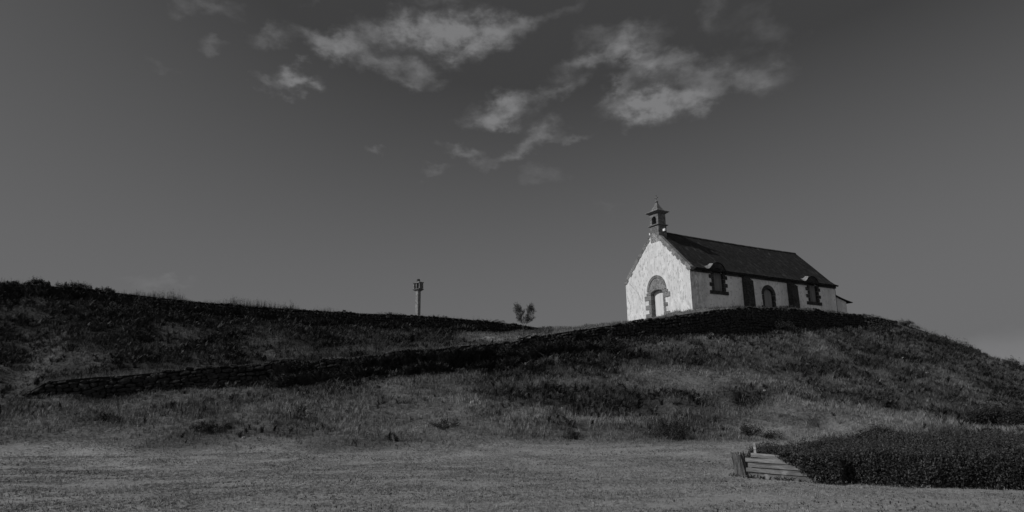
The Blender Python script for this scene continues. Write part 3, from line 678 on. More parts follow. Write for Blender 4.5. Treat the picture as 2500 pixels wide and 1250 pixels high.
# low sacristy at the far end
mb = MB(); mb.prism([(CL+.005, -1), (CL+3.35, -1), (CL+3.25, 2.62), (CL+.005, 3.42)], 'y', .8, 8.6); sw = mb.build('sacristy_wall', M['plaster_side'], chapel)
mb = MB(); V = []; n = 8
for i in range(n+1):
    k = i/n; x = CL+.02+4.25*k; z = 3.60-.98*k+.40*(k-1)*k
    V += [(x, .55, z), (x, 9.0, z), (x, 9.0, z-.09), (x, .55, z-.09)]
mb.add(V, [(4*i+k, 4*i+(k+1) % 4, 4*i+4+(k+1) % 4, 4*i+4+k) for i in range(n) for k in range(4)]+[(0, 1, 2, 3), (4*n+3, 4*n+2, 4*n+1, 4*n)])
mb.build('sacristy_roof', M['slate'], chapel)
mb = MB()
for z, w in ((.6, .62), (1.0, .95), (1.35, .7), (1.65, .38), (1.95, .30), (2.2, .42)): mb.box(CL+.3, CL+.3+w, .74, .89, z, z+.36, .7, .05, .03)
mb.build('sacristy_door_surround', M['block_dark'], chapel)

# bell turret
BT0, BT1, BS0, BS1 = 4.03, 5.36, .0, 1.18; bc = (BT0+BT1)/2; bs = (BS0+BS1)/2
mb = MB(); mb.box(BS0, BS1, BT0, BT1, 7.9, 9.74); mb.build('turret_base', M['granite'], chapel)
def slabring(mb, z0, z1, e0, e1, sh=1.):
    P = lambda e, z: [(BS0-e, BT0-e, z), (BS1+e, BT0-e, z), (BS1+e, BT1+e, z), (BS0-e, BT1+e, z)]
    mb.add(P(e0, z0)+P(e1, z1), [(3, 2, 1, 0), (4, 5, 6, 7), (0, 1, 5, 4), (1, 2, 6, 5), (2, 3, 7, 6), (3, 0, 4, 7)], sh)
mb = MB(); slabring(mb, 9.74, 9.80, .06, .15); slabring(mb, 9.801, 9.87, .16, .17); mb.build('turret_band', M['block'], chapel)
mb = MB(); mb.box(BS0+.03, BS1-.03, BT0+.02, BT1-.02, 9.871, 11.14); bf = mb.build('belfry', M['granite'])
boolean(bf, [cutter(arch(bc, .34, 10.55, .30, 9.98), 'x', -.5, .95)]); bf.parent = chapel
mb = MB(); slabring(mb, 11.141, 11.24, .05, .14); slabring(mb, 11.241, 11.33, .20, .27); slabring(mb, 11.331, 11.39, .32, .31); mb.build('turret_cornice', M['block'], chapel)
mb = MB(); pr = [(.10, 11.391), (-.05, 11.52), (-.20, 11.75), (-.36, 12.05), (-.47, 12.30), (-.52, 12.50)]
for (e0, z0), (e1, z1) in zip(pr[:-1], pr[1:]):
    slabring(mb, z0, z1-.001, e0, e1, random.uniform(.7, 1.1))
mb.build('turret_spire', M['granite'], chapel)
mb = MB()
def disc(z, r): return [(bs, bc, z)], r
pts = [(bs, bc, z) for z in (12.45, 12.52, 12.58, 12.66, 12.72, 12.80, 12.86)]
mb.tube(pts, [.09, .15, .19, .19, .12, .06, .05], 8)
mb.tube([(bs, bc, 12.84), (bs, bc, 13.32)], [.045, .04], 6); mb.tube([(bs, bc-.20, 13.08), (bs, bc+.20, 13.08)], .045, 6)
for q in ((0, -.21, 13.08), (0, .21, 13.08), (0, 0, 13.34)): mb.tube([(bs, bc+q[1], q[2]-.06), (bs, bc+q[1], q[2]), (bs, bc+q[1], q[2]+.06)], [.03, .075, .03], 6)
mb.build('finial_cross', M['granite'], chapel)
mb = MB(); mb.box(.50, .72, BT0-.40, BT0-.004, 9.05, 9.35, 1, .02, 0)
mb.build('lamp_box', M['white'], chapel)
mb = MB(); mb.box(-.06, .12, BT1+.004, BT1+.14, 8.86, 9.12, 1, .02, 0); mb.build('lamp_box', M['white'], chapel)
mb = MB()       # bell
mb.tube([(bs, bc, 10.12), (bs, bc, 10.2), (bs, bc, 10.34), (bs, bc, 10.46), (bs, bc, 10.5)], [.20, .17, .13, .10, .03], 12); mb.tube([(bs, bc, 10.5), (bs, bc, 10.72)], .02, 5)
mb.build('bell', M['block_dark'], chapel, smooth=True)

# ------------------------------------------------------------------ carved stone cross column on the ridge
p = at(1020, 770, 75.4); cz = float(H(p[0], p[1])) - .25
cx_ = thing('stone_cross', 'old carved stone wayside cross on a square column against the sky', 'stone cross', (p[0], p[1], cz), R_(-38))
zt = at(1020, 681, 75.4)[2]-cz; k = 75.4/FPX      # k metres per photo px
sh = zt-27*k
mb = MB(); mb.prism([(-.23, -.19), (-.19, -.23), (.19, -.23), (.23, -.19), (.23, .19), (.19, .23), (-.19, .23), (-.23, .19)], 'z', -.3, sh-.12); mb.build('shaft', M['granite_pale'], cx_)
mb = MB(); mb.add([(-.20, -.20, sh-.22), (.20, -.20, sh-.22), (.20, .20, sh-.22), (-.20, .20, sh-.22), (-.50, -.40, sh-.02), (.50, -.40, sh-.02), (.50, .40, sh-.02), (-.50, .40, sh-.02)], [(3, 2, 1, 0), (4, 5, 6, 7), (0, 1, 5, 4), (1, 2, 6, 5), (2, 3, 7, 6), (3, 0, 4, 7)])
mb.box(-.52, .52, -.42, .42, sh-.02, sh+.08, 1, .02, .01); mb.build('capital', M['granite'], cx_)
mb = MB()
mb.box(-.46, .46, -.03, .03, sh+.08, sh+.84, 1, .02, .01)
for sg in (-1, 1):
    mb.box(sg*.46-.09, sg*.46+.09, -.30, .30, sh+.08, sh+.86, .9, .03, .015)
mb.box(-.08, .08, -.34, .34, sh+.08, sh+.96, 1, .03, .015)
mb.box(-.55, .55, -.36, -.20, sh+.72, sh+.90, 1, .03, .02); mb.box(-.55, .55, .20, .36, sh+.72, sh+.90, 1, .03, .02)
mb.build('carved_head', M['granite'], cx_)
mb = MB(); mb.box(-.15, .15, -.14, .14, sh+.86, zt, 1, .04, .02); mb.build('cross_top', M['granite_dark'], cx_)

# ------------------------------------------------------------------ timber barrier and old post by the hedge
pl = ground_at(1832, 1165); pr_ = ground_at(2030, 1181)
dirv = pr_-pl; Lb = float(np.hypot(dirv[0], dirv[1])); ang = math.atan2(dirv[1], dirv[0])
tb = thing('timber_barrier', 'low barrier of stacked grey weathered planks running into the hedge', 'barrier', tuple(pl), ang)
hz = (1165-1120)*pl[1]/FPX; ph = hz/4
for i in range(4):
    x0 = -.10 if i in (1, 3) else 0.0; y0 = random.uniform(-.012, .012)
    mb = MB(); mb.box(x0, Lb+.05, y0-.045, y0+.03, ph*i+.004-(.06 if i == 0 else 0), ph*(i+1)-.014, [.72, .8, .85, .95][i], .012, .004)
    mb.build('plank', M['wood'], tb)
mb = MB(); mb.box(.03, 1.25, .035, .11, ph*4+.006, ph*5-.02, 1.05, .012, .006); o = mb.build('plank', M['wood'], tb)
o.rotation_euler = (0, R_(1.5), 0)
mb = MB(); mb.box(.10, .19, .12, .17, -.2, ph*5+.26, 1.5, .01, .004); mb.build('stake', M['wood'], tb)
mb = MB(); mb.box(-.09, .08, .06, .14, -.2, ph*4-.03, .22, .01, .004); mb.build('corner_post', M['stump'], tb)
pp = ground_at(1813, 1160)
post = thing('wooden_post', 'thick rotten grey post leaning beside the end of the planks', 'post', tuple(pp))
mb = MB(); n = 22; V = []; F = []; r0 = 17*pp[1]/FPX*.93; hh = 55*pp[1]/FPX
lv = [-.15, .05, .2, .35, .5, .62, 1.0]
for j, q in enumerate(lv):
    for i in range(n):
        a = 2*math.pi*i/n; rr = r0*(1+.10*math.sin(3*a+1)+.09*math.sin(7*a)+(.07 if i % 2 else -.07))*(1.0-.04*q)
        z = hh*q+(0 if j < len(lv)-1 else -hh*.10*abs(math.sin(2.3*a))-hh*.08*(i % 2))
        V.append((rr*math.cos(a)-.11*q, rr*.8*math.sin(a), z))
V.append((-.11, 0, hh*.82)); c_ = len(V)-1
F = [(j*n+i, j*n+(i+1) % n, (j+1)*n+(i+1) % n, (j+1)*n+i) for j in range(len(lv)-1) for i in range(n)]+[((len(lv)-1)*n+i, (len(lv)-1)*n+(i+1) % n, c_) for i in range(n)]
mb.add(V, F); mb.build('post_wood', M['stump'], post)

# ------------------------------------------------------------------ leaf and frond makers
def rotz(a):
    c, s = np.cos(a), np.sin(a); z = np.zeros_like(c); o = np.ones_like(c)
    return np.stack([np.stack([c, -s, z], -1), np.stack([s, c, z], -1), np.stack([z, z, o], -1)], -2)
def randrot(n):
    q = rng.normal(size=(n, 4)); q /= np.linalg.norm(q, axis=1)[:, None]; w, x, y, z = q.T
    return np.stack([np.stack([1-2*(y*y+z*z), 2*(x*y-z*w), 2*(x*z+y*w)], -1), np.stack([2*(x*y+z*w), 1-2*(x*x+z*z), 2*(y*z-x*w)], -1), np.stack([2*(x*z-y*w), 2*(y*z+x*w), 1-2*(x*x+y*y)], -1)], -2)
def leaves(P, size, up=.0, shade=(.5, 1.5), aspect=.5):
    """a pointed leaf (two triangles folded on the midrib) at every P"""
    n = len(P); R = randrot(n)
    if up: pass
    base = np.array([(0, -.5, 0), (aspect*.5, .05, .12), (0, .5, 0), (-aspect*.5, .05, .12)])
    sz = size*rng.uniform(.6, 1.35, n)
    V = P[:, None, :]+np.einsum('nij,kj->nki', R, base)*sz[:, None, None]
    F = np.arange(4*n).reshape(n, 4); F = np.stack([F[:, [0, 1, 2]], F[:, [0, 2, 3]]], 1).reshape(-1, 3)
    return V.reshape(-1, 3), F, np.repeat(rng.uniform(*shade, n), 4)
def scatter(variants, P, scale, lean=None, shade=None):
    """merge copies of small triangle meshes (each (V,F)) at points P"""
    VV = []; FF = []; SS = []; off = 0
    pick = rng.integers(0, len(variants), len(P)); ang = rng.uniform(0, 2*math.pi, len(P))
    for k, (v, f) in enumerate(variants):
        I = np.where(pick == k)[0]
        if not len(I): continue
        R = rotz(ang[I]); W_ = np.einsum('nij,kj->nki', R, v)*scale[I][:, None, None]
        if lean is not None: W_[:, :, 0] += W_[:, :, 2]*lean
        W_ = W_+P[I][:, None, :]
        VV.append(W_.reshape(-1, 3)); FF.append((f[None]+(np.arange(len(I))*len(v))[:, None, None]+off).reshape(-1, 3)); off += len(I)*len(v)
        sh = (shade[I] if shade is not None else rng.uniform(.6, 1.4, len(I)))[:, None]*rng.uniform(.8, 1.2, (1, len(v)))
        SS.append(sh.ravel())
    return np.concatenate(VV), np.concatenate(FF), np.concatenate(SS)
def tuft(nb, h, w, spread):
    V = []; F = []
    for i in range(nb):
        a = random.uniform(0, 2*math.pi); r = random.uniform(0, spread*.4); hh = h*random.uniform(.5, 1.1); l = hh*random.uniform(.15, .8); ww = w*random.uniform(.6, 1.2)
        c, s = math.cos(a), math.sin(a); b = random.uniform(0, 6.28); px_, py_ = -math.sin(b)*ww, math.cos(b)*ww; x, y = r*c, r*s; k = len(V)
        V += [(x-px_, y-py_, -.02), (x+px_, y+py_, -.02), (x+c*l*.35+px_*.7, y+s*l*.35+py_*.7, hh*.6), (x+c*l*.35-px_*.7, y+s*l*.35-py_*.7, hh*.6), (x+c*l, y+s*l, hh)]
        F += [(k, k+1, k+2), (k, k+2, k+3), (k+3, k+2, k+4)]
    return np.array(V), np.array(F)
def fern(nf, h, npair=7):
    V = []; F = []
    for i in range(nf):
        a = random.uniform(0, 2*math.pi); ln = h*random.uniform(.7, 1.15); arch_ = random.uniform(.35, .8); c, s = math.cos(a), math.sin(a); prev = None
        side = np.array([-s, c, 0])
        for j in range(npair+1):
            t = .12+.88*j/npair; r = ln*arch_*t**1.5; z = ln*(1.15*t-.55*t*t*arch_*1.3)
            p = np.array([c*r, s*r, z]); d = np.array([c*arch_*.9, s*arch_*.9, .7]); d /= np.linalg.norm(d)
            wl = ln*.30*(1.02-t)**.8*random.uniform(.75, 1.2); cw = ln*.055
            for sg in (-1, 1):
                tip = p+side*sg*wl+d*wl*.35+np.array([0, 0, -wl*random.uniform(.0, .45)])
                k = len(V); V += [tuple(p-d*cw), tuple(p+d*cw), tuple(tip)]; F.append((k, k+1, k+2))
        # stalk
        k = len(V); q = np.array([c*ln*arch_*.3, s*ln*arch_*.3, ln*.55]); V += [tuple(side*.012), tuple(-side*.012), tuple(q)]; F.append((k, k+1, k+2))
    return np.array(V), np.array(F)
def stalk(h, w0=.007, seed=1.):                                 # seeding grass stalks and dead weed stems
    V = []; F = []
    for i in range(random.randint(2, 5)):
        x, y = random.uniform(-.12, .12), random.uniform(-.12, .12); hh = h*random.uniform(.6, 1.1); lx, ly = random.uniform(-.2, .2)*hh, random.uniform(-.2, .2)*hh; w = w0; k = len(V)
        V += [(x-w, y, 0), (x+w, y, 0), (x+lx, y+ly, hh)]; F.append((k, k+1, k+2))
        for j in range(4):
            t = .65+.35*random.random(); k = len(V); px_, py_, pz = x+lx*t, y+ly*t, hh*t; a = random.uniform(0, 6.28); l = random.uniform(.02, .07)*seed
            V += [(px_, py_, pz-.01), (px_, py_, pz+.02), (px_+l*math.cos(a), py_+l*math.sin(a), pz+l*.8)]; F.append((k, k+1, k+2))
    return np.array(V), np.array(F)
def sample(n, u0, u1, y0, y1):
    Yv = np.sqrt(rng.uniform(y0*y0, y1*y1, n)); return rng.uniform(u0, u1, n)*Yv, Yv

# ------------------------------------------------------------------ ground cover (uncountable)
# short turf of the field
x, y = sample(330000, -.86, .86, 11.5, 38)
u = x/y; YA = intp(A_, u)[0]; keep = (y < toe(x, y, YA)+2.2) & (rng.random(len(x)) < np.clip(.25+1.5*(fbm(x*.6, y*1.6, 1.3, 4, 31)-.35)*2, .08, 1)*np.where(y < 16, .9, 1))
x, y = x[keep], y[keep]; z = H(x, y)
tv = [tuft(6, .030, .0042, .10) for _ in range(8)]+[tuft(5, .06, .0045, .07) for _ in range(2)]
V, F, Sh = scatter(tv, np.stack([x, y, z], -1), rng.uniform(.5, 1.25, len(x)), shade=rng.uniform(.35, 1.45, len(x)))
tag(mesh_np('field_turf', V, F, M['field_grass'], shade=Sh), 'short dry trodden turf covering the flat field in front', 'grass', kind='stuff')
print('turf', len(F))
# bleached straws lying and standing in the field
x, y = sample(6000, -.86, .86, 11.5, 31); z = H(x, y)
V, F, Sh = scatter([stalk(.16, .0035, .3) for _ in range(10)], np.stack([x, y, z], -1), rng.uniform(.2, 1.0, len(x))**1.5, shade=rng.uniform(.9, 1.6, len(x)))
tag(mesh_np('field_straw', V, F, M['field_grass'], shade=Sh), 'thin pale dead stalks scattered through the field turf', 'grass', kind='stuff')
# darker weed rosettes in the field
x, y = sample(26000, -.86, .86, 11.5, 37); k = fbm(x*.6, y*1.2, 1.0, 4, 77) > .605; x, y = x[k], y[k]; z = H(x, y)
V, F, Sh = scatter([fern(9, .055, 3) for _ in range(6)]+[tuft(8, .05, .005, .08) for _ in range(4)], np.stack([x, y, z], -1), rng.uniform(.4, 1.2, len(x)), shade=rng.uniform(.5, 1.6, len(x)))
tag(mesh_np('field_weeds', V, F, M['bracken'], shade=Sh), 'small dark weed patches dotted over the field', 'weeds', kind='stuff')
# rough grass of the hill
x, y = sample(210000, -.88, .88, 29.5, 97); s_, YL = scrub(x, y, raw=True); tr_ = np.clip(-s_, 0, 1); s_ = np.clip(s_, 0, 1)
hidden = (y > YL[8]+2.5) | ((y > YL[4]-.1) & (y < YL[5]+.15)) | ((y > YL[7]-.1) & (y < YL[8]+.1))
inch = (y > YL[5]+4.5) & (x/y > .18)
near = sst(y, 29, 33)
k = ~hidden & ~inch & (rng.random(len(x)) < (.95-.45*s_)*sst(y, toe(x, y, YL[0])-.6, toe(x, y, YL[0])+2.6))
x, y, s_, tr_ = x[k], y[k], s_[k], tr_[k]; z = H(x, y)
sc_ = rng.uniform(.55, 1.25, len(x))*(.45+.75*fbm(x, y, 2.5, 3, 51)+.35*s_)*(.55+.45*sst(y, 30, 36))*(1-.45*tr_)
shd = (.65+.9*fbm(x, y, 2.0, 4, 52))*rng.uniform(.4, 1.75, len(x))*(1.25-.85*s_)*(1+.35*tr_)*np.where((y > YL[5][k]) & (x/y < .02), .62+.5*tr_, 1)
V, F, Sh = scatter([tuft(7, .30, .013, .30) for _ in range(12)], np.stack([x, y, z], -1), sc_, shade=shd)
tag(mesh_np('hill_grass', V, F, M['grass'], shade=Sh), 'rough dry grass growing over the slopes of the hill', 'grass', kind='stuff')
print('hill grass', len(F))
# bracken and low scrub
x, y = sample(112000, -.88, .88, 29.5, 96); s_, YL = scrub(x, y)
hidden = (y > YL[8]+2.5) | ((y > YL[4]-.25) & (y < YL[5]+.25)) | ((y > YL[7]-.3) & (y < YL[8]+.3))
clump = fbm(x, y, 1.3, 3, 61)
k = ~hidden & (rng.random(len(x)) < np.clip(s_*1.0, 0, 1)**1.2*sst(clump, .38, .58)*.75*sst(y, toe(x, y, YL[0])+.6, toe(x, y, YL[0])+6.5))
x, y, s_ = x[k], y[k], s_[k]; z = H(x, y)-.04
Yk = lines_at(x/y)[0]; foot = np.exp(-np.maximum(Yk[4]-y, 0)/1.8)*(y < Yk[4])*((x/y) < .06)
Q = []
for (plan, bot, pa, pb, n, s0, s1) in ((PLAN1, BOT1, 330, 700, 260, .6, 1.2), (PLAN1, BOT1, 690, 1500, 3600, .7, 1.9), (PLAN1, BOT1, 1500, 2200, 700, .4, .9), (PLAN2, BOT2, -60, 1150, 2200, .6, 1.5)):
    for i in range(n):
        a = random.uniform(pa, pb); q = on_plan(a, float(np.interp(a, [t[0] for t in bot], [t[1] for t in bot])), plan); xx, yy = q[0]+random.uniform(-.2, .2), q[1]-random.uniform(.15, 2.0)
        w_ = float(fbm(np.array([xx]), np.array([yy]), 2.4, 3, 73)[0])
        if w_ > .42: Q.append((xx, yy, float(H(xx, yy))-.03, random.uniform(s0, s1)*(.5+w_)))
for i in range(1900):
    a = random.uniform(600, 1420); q = on_plan(a, float(np.interp(a, [t[0] for t in TOP1], [t[1] for t in TOP1])), PLAN1); qb = on_plan(a, float(np.interp(a, [t[0] for t in BOT1], [t[1] for t in BOT1])), PLAN1)
    if fbm(np.array([q[0]]), np.array([0.]), 3.0, 3, 91)[0]+.12*(a > 850) > .47: Q.append((q[0]+.1, q[1]-random.uniform(.25, .5), qb[2]+(q[2]-qb[2])*random.uniform(-.05, .85)-.25, random.uniform(.5, 1.15)))
for i in range(70):
    a = random.uniform(-.6, 2.6); o_ = random.uniform(.06, .35)
    WX, WY = 6.84+.58*a-.81*o_, 20.05-.815*a-.58*o_; Q.append((WX, WY, float(H(WX, WY))-.02, random.uniform(.10, .28)))
Q = np.array(Q); PP = np.concatenate([np.stack([x, y, z], -1), Q[:, :3]]); SC = np.concatenate([rng.uniform(.35, 1.15, len(x))*(.55+.6*s_)*(1+.5*foot), Q[:, 3]])
V, F, Sh = scatter([fern(7, .60, 6) for _ in range(14)], PP, SC, shade=(.5+1.0*fbm(PP[:, 0], PP[:, 1], 2.2, 3, 63))*rng.uniform(.45, 1.6, len(PP))*np.where(rng.random(len(PP)) < .12, 1.9, 1))
tag(mesh_np('bracken', V, F, M['bracken'], shade=Sh), 'dark bracken and bramble scrub spread over the hillside', 'bracken', kind='stuff')
print('bracken', len(x), len(F))
# wispy stalks along the skyline and wall tops
P = []
for (plan, top, pa, pb, n, sc0) in ((PLAN2, TOP2, 320, 860, 900, 1.0), (PLAN2, TOP2, -50, 330, 250, .7), (PLAN2, TOP2, 860, 1320, 260, .55), (PLAN1, TOP1, 1320, 2250, 5200, .34), (PLAN1, TOP1, 70, 1320, 3800, .36), (PLAN1, TOP1, 2200, 2500, 500, .8)):
    for i in range(n):
        a = random.uniform(pa, pb); q = on_plan(a, float(np.interp(a, [t[0] for t in top], [t[1] for t in top])), plan); xx, yy = q[0]+random.uniform(-.1, .1), q[1]+random.uniform(-.02, 1.0)
        w_ = fbm(np.array([xx]), np.array([yy]), 2.0, 3, 71)[0]
        P.append((xx, yy, max(float(H(xx, yy)), q[2]+.03), sc0*random.uniform(.4, 1.1)*max(.15, (w_-.2)*2)))
P = np.array(P)
V, F, Sh = scatter([stalk(.95, .016, 1.3) for _ in range(14)]+[tuft(9, .5, .010, .3) for _ in range(8)], P[:, :3], P[:, 3], shade=rng.uniform(.7, 2.1, len(P)))
tag(mesh_np('skyline_grass', V, F, M['grass'], shade=Sh), 'thin seeding grass stalks standing along the wall tops and skyline', 'grass', kind='stuff')

# ------------------------------------------------------------------ hedge on the right
POLY = np.array([(7.15, 20.35), (8.02, 19.0), (8.10, 18.42), (8.45, 17.95), (9.15, 17.35), (10.1, 16.75), (11.3, 16.45), (12.4, 16.2), (15.5, 15.8), (19, 17), (19.5, 23.5), (14.0, 23.6), (10.6, 23.2), (8.6, 22.6), (7.4, 22.0), (6.95, 21.2)])
def polydist(x, y):                           # signed distance inside the outline (positive inside)
    d = np.full(x.shape, 1e9); ins = np.zeros(x.shape, bool)
    for i in range(len(POLY)):
        a = POLY[i]; b = POLY[(i+1) % len(POLY)]; e = b-a; t = np.clip(((x-a[0])*e[0]+(y-a[1])*e[1])/(e@e), 0, 1)
        d = np.minimum(d, np.hypot(x-a[0]-t*e[0], y-a[1]-t*e[1]))
        c = ((a[1] > y) != (b[1] > y)) & (x < (b[0]-a[0])*(y-a[1])/(b[1]-a[1]+1e-12)+a[0]); ins ^= c
    return np.where(ins, d, -d)
def hedge_h(x, y):
    d = polydist(x, y)+(fbm(x, y, .9, 3, 81)-.5)*.35
    top = .62+.22*sst(x, 8.0, 11.5)-.03*sst(x, 12.5, 16)+(fbm(x, y, 1.3, 4, 82)-.5)*.32+(fbm(x, y, .45, 3, 83)-.5)*.22+.30*np.exp(-((x-11.9)/.5)**2-((y-22.2)/.9)**2)+.24*np.exp(-((x-14.6)/.6)**2-((y-22.2)/.9)**2)+.10*np.exp(-((x-11.1)/.5)**2-((y-20.6)/.9)**2)
    return top*np.clip(d/.28, 0, 1)**.38*(d > 0)
hx, hy = rng.uniform(6.9, 18.6, 560000), rng.uniform(15.6, 23.6, 560000); hh_ = hedge_h(hx, hy)
k = (hh_ > .1) & (hx/hy < .86); hx, hy, hh_ = hx[k], hy[k], hh_[k]
zz = hh_*(1-rng.random(len(hx))**2.2*np.where(polydist(hx, hy) < .6, 1.0, .45))+rng.normal(0, .025, len(hx))
gz_ = H(hx, hy)
na = 9000; oa = rng.uniform(.85, 2.75, na); ot = ph*5*rng.random(na)**.8; ok_ = ot > ph*5*(1-(oa-.9)/1.35)+rng.normal(0, .05, na); oa, ot = oa[ok_], ot[ok_]
du = np.array([math.cos(ang), math.sin(ang)]); dn = np.array([du[1], -du[0]]); off = rng.uniform(.02, .30, len(oa))*(.4+.6*(oa > 1.6))
hx = np.r_[hx, pl[0]+du[0]*oa+dn[0]*off]; hy = np.r_[hy, pl[1]+du[1]*oa+dn[1]*off]; zz = np.r_[zz, ot+rng.normal(.02, .04, len(oa))]; gz_ = np.r_[gz_, np.zeros(len(oa))]
hd = thing('hedge', 'broad low dark leafy hedge beyond the plank barrier', 'hedge', (11.5, 18.0, 0))
V, F, Sh = leaves(np.stack([hx-11.5, hy-18, gz_+zz], -1), .070, aspect=.45, shade=(.3, 1.9)); Sh = Sh*np.repeat(.25+1.5*fbm(hx, hy, .5, 3, 84), 4)
mesh_np('foliage', V, F, M['foliage'], hd, Sh)
print('hedge', len(F))
mb = MB()
for i in range(2600):
    a, b = random.uniform(7.1, 18), random.uniform(16, 23.4); h = float(hedge_h(np.array([a]), np.array([b]))[0])
    if h < .2 or a/b > .86: continue
    g0 = 0.0; l = (random.uniform(-.15, .15), random.uniform(-.15, .15)); tp_ = h+random.uniform(-.05, .10)
    mb.tube([(a-11.5, b-18, -.03), (a-11.5+l[0]*.4, b-18+l[1]*.4, tp_*.6), (a-11.5+l[0], b-18+l[1], tp_)], [.009, .006, .003], 3, random.uniform(.6, 1.4))
mb.build('stems', M['twig'], hd)
# upright leafy shoots on top
sx_, sy_ = rng.uniform(7.1, 18.2, 9000), rng.uniform(15.9, 23.4, 9000); sh_ = hedge_h(sx_, sy_); k = (sh_ > .25) & (sx_/sy_ < .86); sx_, sy_, sh_ = sx_[k], sy_[k], sh_[k]
n = len(sx_); t = rng.random((n, 9)); l = rng.uniform(.05, .26, n); dx, dy = rng.normal(0, .25, n), rng.normal(0, .25, n)
P = np.stack([sx_[:, None]-11.5+dx[:, None]*l[:, None]*t, sy_[:, None]-18+dy[:, None]*l[:, None]*t, sh_[:, None]+l[:, None]*t], -1).reshape(-1, 3)+rng.normal(0, .012, (n*9, 3))
V, F, Sh = leaves(P, .05, aspect=.4, shade=(.6, 2.6)); mesh_np('shoots', V, F, M['foliage'], hd, Sh)

# ------------------------------------------------------------------ separate bushes, sapling, stones
def bush(loc, w, h, label, name='bush', nleaf=5000, leaf=.09, m='bush', group=None, dens=.5, flat=1.):
    root = thing(name, label, 'bush', tuple(loc), random.uniform(0, 6), group)
    nc = int(9*max(1, w/h/1.3)); cen = []
    for _ in range(nc):
        a = random.uniform(0, 6.28); r = .42*w*math.sqrt(random.random()); q = 1-(r/(.5*w))**2*.6
        cen.append((r*math.cos(a), r*math.sin(a)*flat, h*random.uniform(.15, .80)*q, random.uniform(.16, .36)*h))
    P = []
    per = nleaf//len(cen)
    for (a, b, c, r) in cen:
        q = rng.normal(size=(per, 3)); q /= np.linalg.norm(q, axis=1)[:, None]; q *= (rng.random(per)**.45)[:, None]
        P.append(np.array([a, b, c])+q*np.array([r*1.25, r*1.25, r])); m_ = per//12; t_ = rng.random(m_)
        st = np.array([a, b, c])+rng.normal(0, .25, (m_, 3))*r; P.append(st+np.stack([t_*0, t_*0, r*(.8+.9*t_)], -1))
    P = np.concatenate(P); P = P[P[:, 2] > .0]
    V, F, Sh = leaves(P, leaf, aspect=.5, shade=(.5, 1.6)); mesh_np('foliage', V, F, M[m], root, Sh)
    mb = MB()
    for (a, b, c, r) in cen: mb.tube([(a*.1, b*.1, -.1), (a*.5, b*.5, c*.5), (a, b, c)], [.03*w**.5, .02*w**.5, .008], 5)
    mb.build('stems', M['twig'], root); return root
for (px, py, wpx, hpx, nl, lf, lab) in (
    (2432, 1044, 120, 50, 9000, .11, 'large round dark bush at the right edge behind the hedge'),
    (2500, 1045, 70, 50, 4000, .11, 'dark bush cut by the right edge of the picture'),
    (1505, 862, 60, 30, 2500, .10, 'dark bush against the foot of the terrace wall, left of the chapel'),
    (1905, 806, 70, 26, 2500, .10, 'ragged bush at the foot of the terrace wall below the side windows'),
    (95, 699, 60, 22, 2500, .10, 'spiky bush on the skyline at the far left'),
    (180, 706, 90, 18, 2500, .10, 'wide low bush on the left skyline right of the spiky one'),
    (35, 698, 80, 13, 1800, .10, 'low bramble bush at the very left end of the skyline'),
    (255, 714, 60, 14, 1200, .10, 'last small bush on the left skyline before the grass stalks'),
    (700, 750, 34, 12, 300, .07, 'small thin bush on the skyline midway to the stone cross'),
    (1070, 776, 60, 10, 500, .07, 'low sprawling bramble right beside the stone cross column'),
    (955, 768, 90, 9, 700, .07, 'flat bramble on the skyline just left of the stone cross'),
    (1190, 788, 110, 9, 700, .07, 'trailing bramble on the wall top between cross and sapling'),
    (320, 775, 130, 40, 5000, .10, 'broad dark bush on the slope under the left skyline'),
    (1235, 870, 120, 40, 4500, .10, 'dark bramble mass before the wall below the sapling'),
    (1000, 850, 50, 16, 900, .09, 'dark little bush on top of the long low wall'),
    (735, 905, 95, 34, 3000, .10, 'rounded bramble hanging over the middle of the long low wall'),
    (850, 915, 90, 34, 2500, .10, 'bramble clump against the long low wall, second from the gap'),
    (515, 1050, 110, 26, 2500, .06, 'low dark shrub patch in the bank grass, lower left'),
    (1085, 1045, 80, 26, 1100, .06, 'small open shrub in the bank grass below the sapling'),
    (1830, 1065, 55, 42, 1500, .06, 'small upright shrub on the bank directly behind the wooden post'),
    (1640, 1072, 90, 52, 2600, .06, 'loose tall shrub on the bank left of the wooden post'),
    (1885, 1075, 44, 26, 900, .06, 'small dark shrub on the bank just right of the post'),
    (1400, 1070, 60, 24, 900, .06, 'low weedy shrub at the field edge in the middle of the picture'),
    (2290, 832, 60, 26, 1600, .09, 'upper bush on the right shoulder of the mound'),
    (2335, 852, 56, 26, 1300, .09, 'second bush down the right shoulder of the mound'),
    (2375, 868, 54, 24, 1500, .09, 'third bush down the right shoulder of the mound'),
    (2475, 898, 70, 24, 1500, .09, 'lowest bush where the right shoulder meets the picture edge'),
    (2205, 792, 50, 12, 900, .09, 'low bush where the terrace wall ends on the right')):
    p = ground_at(px, py); k = p[1]/FPX; bush(p-np.array([0, 0, .05]), wpx*k, hpx*k, lab, nleaf=int(nl*1.2), leaf=lf, m='bracken' if lf == .06 else 'bush')

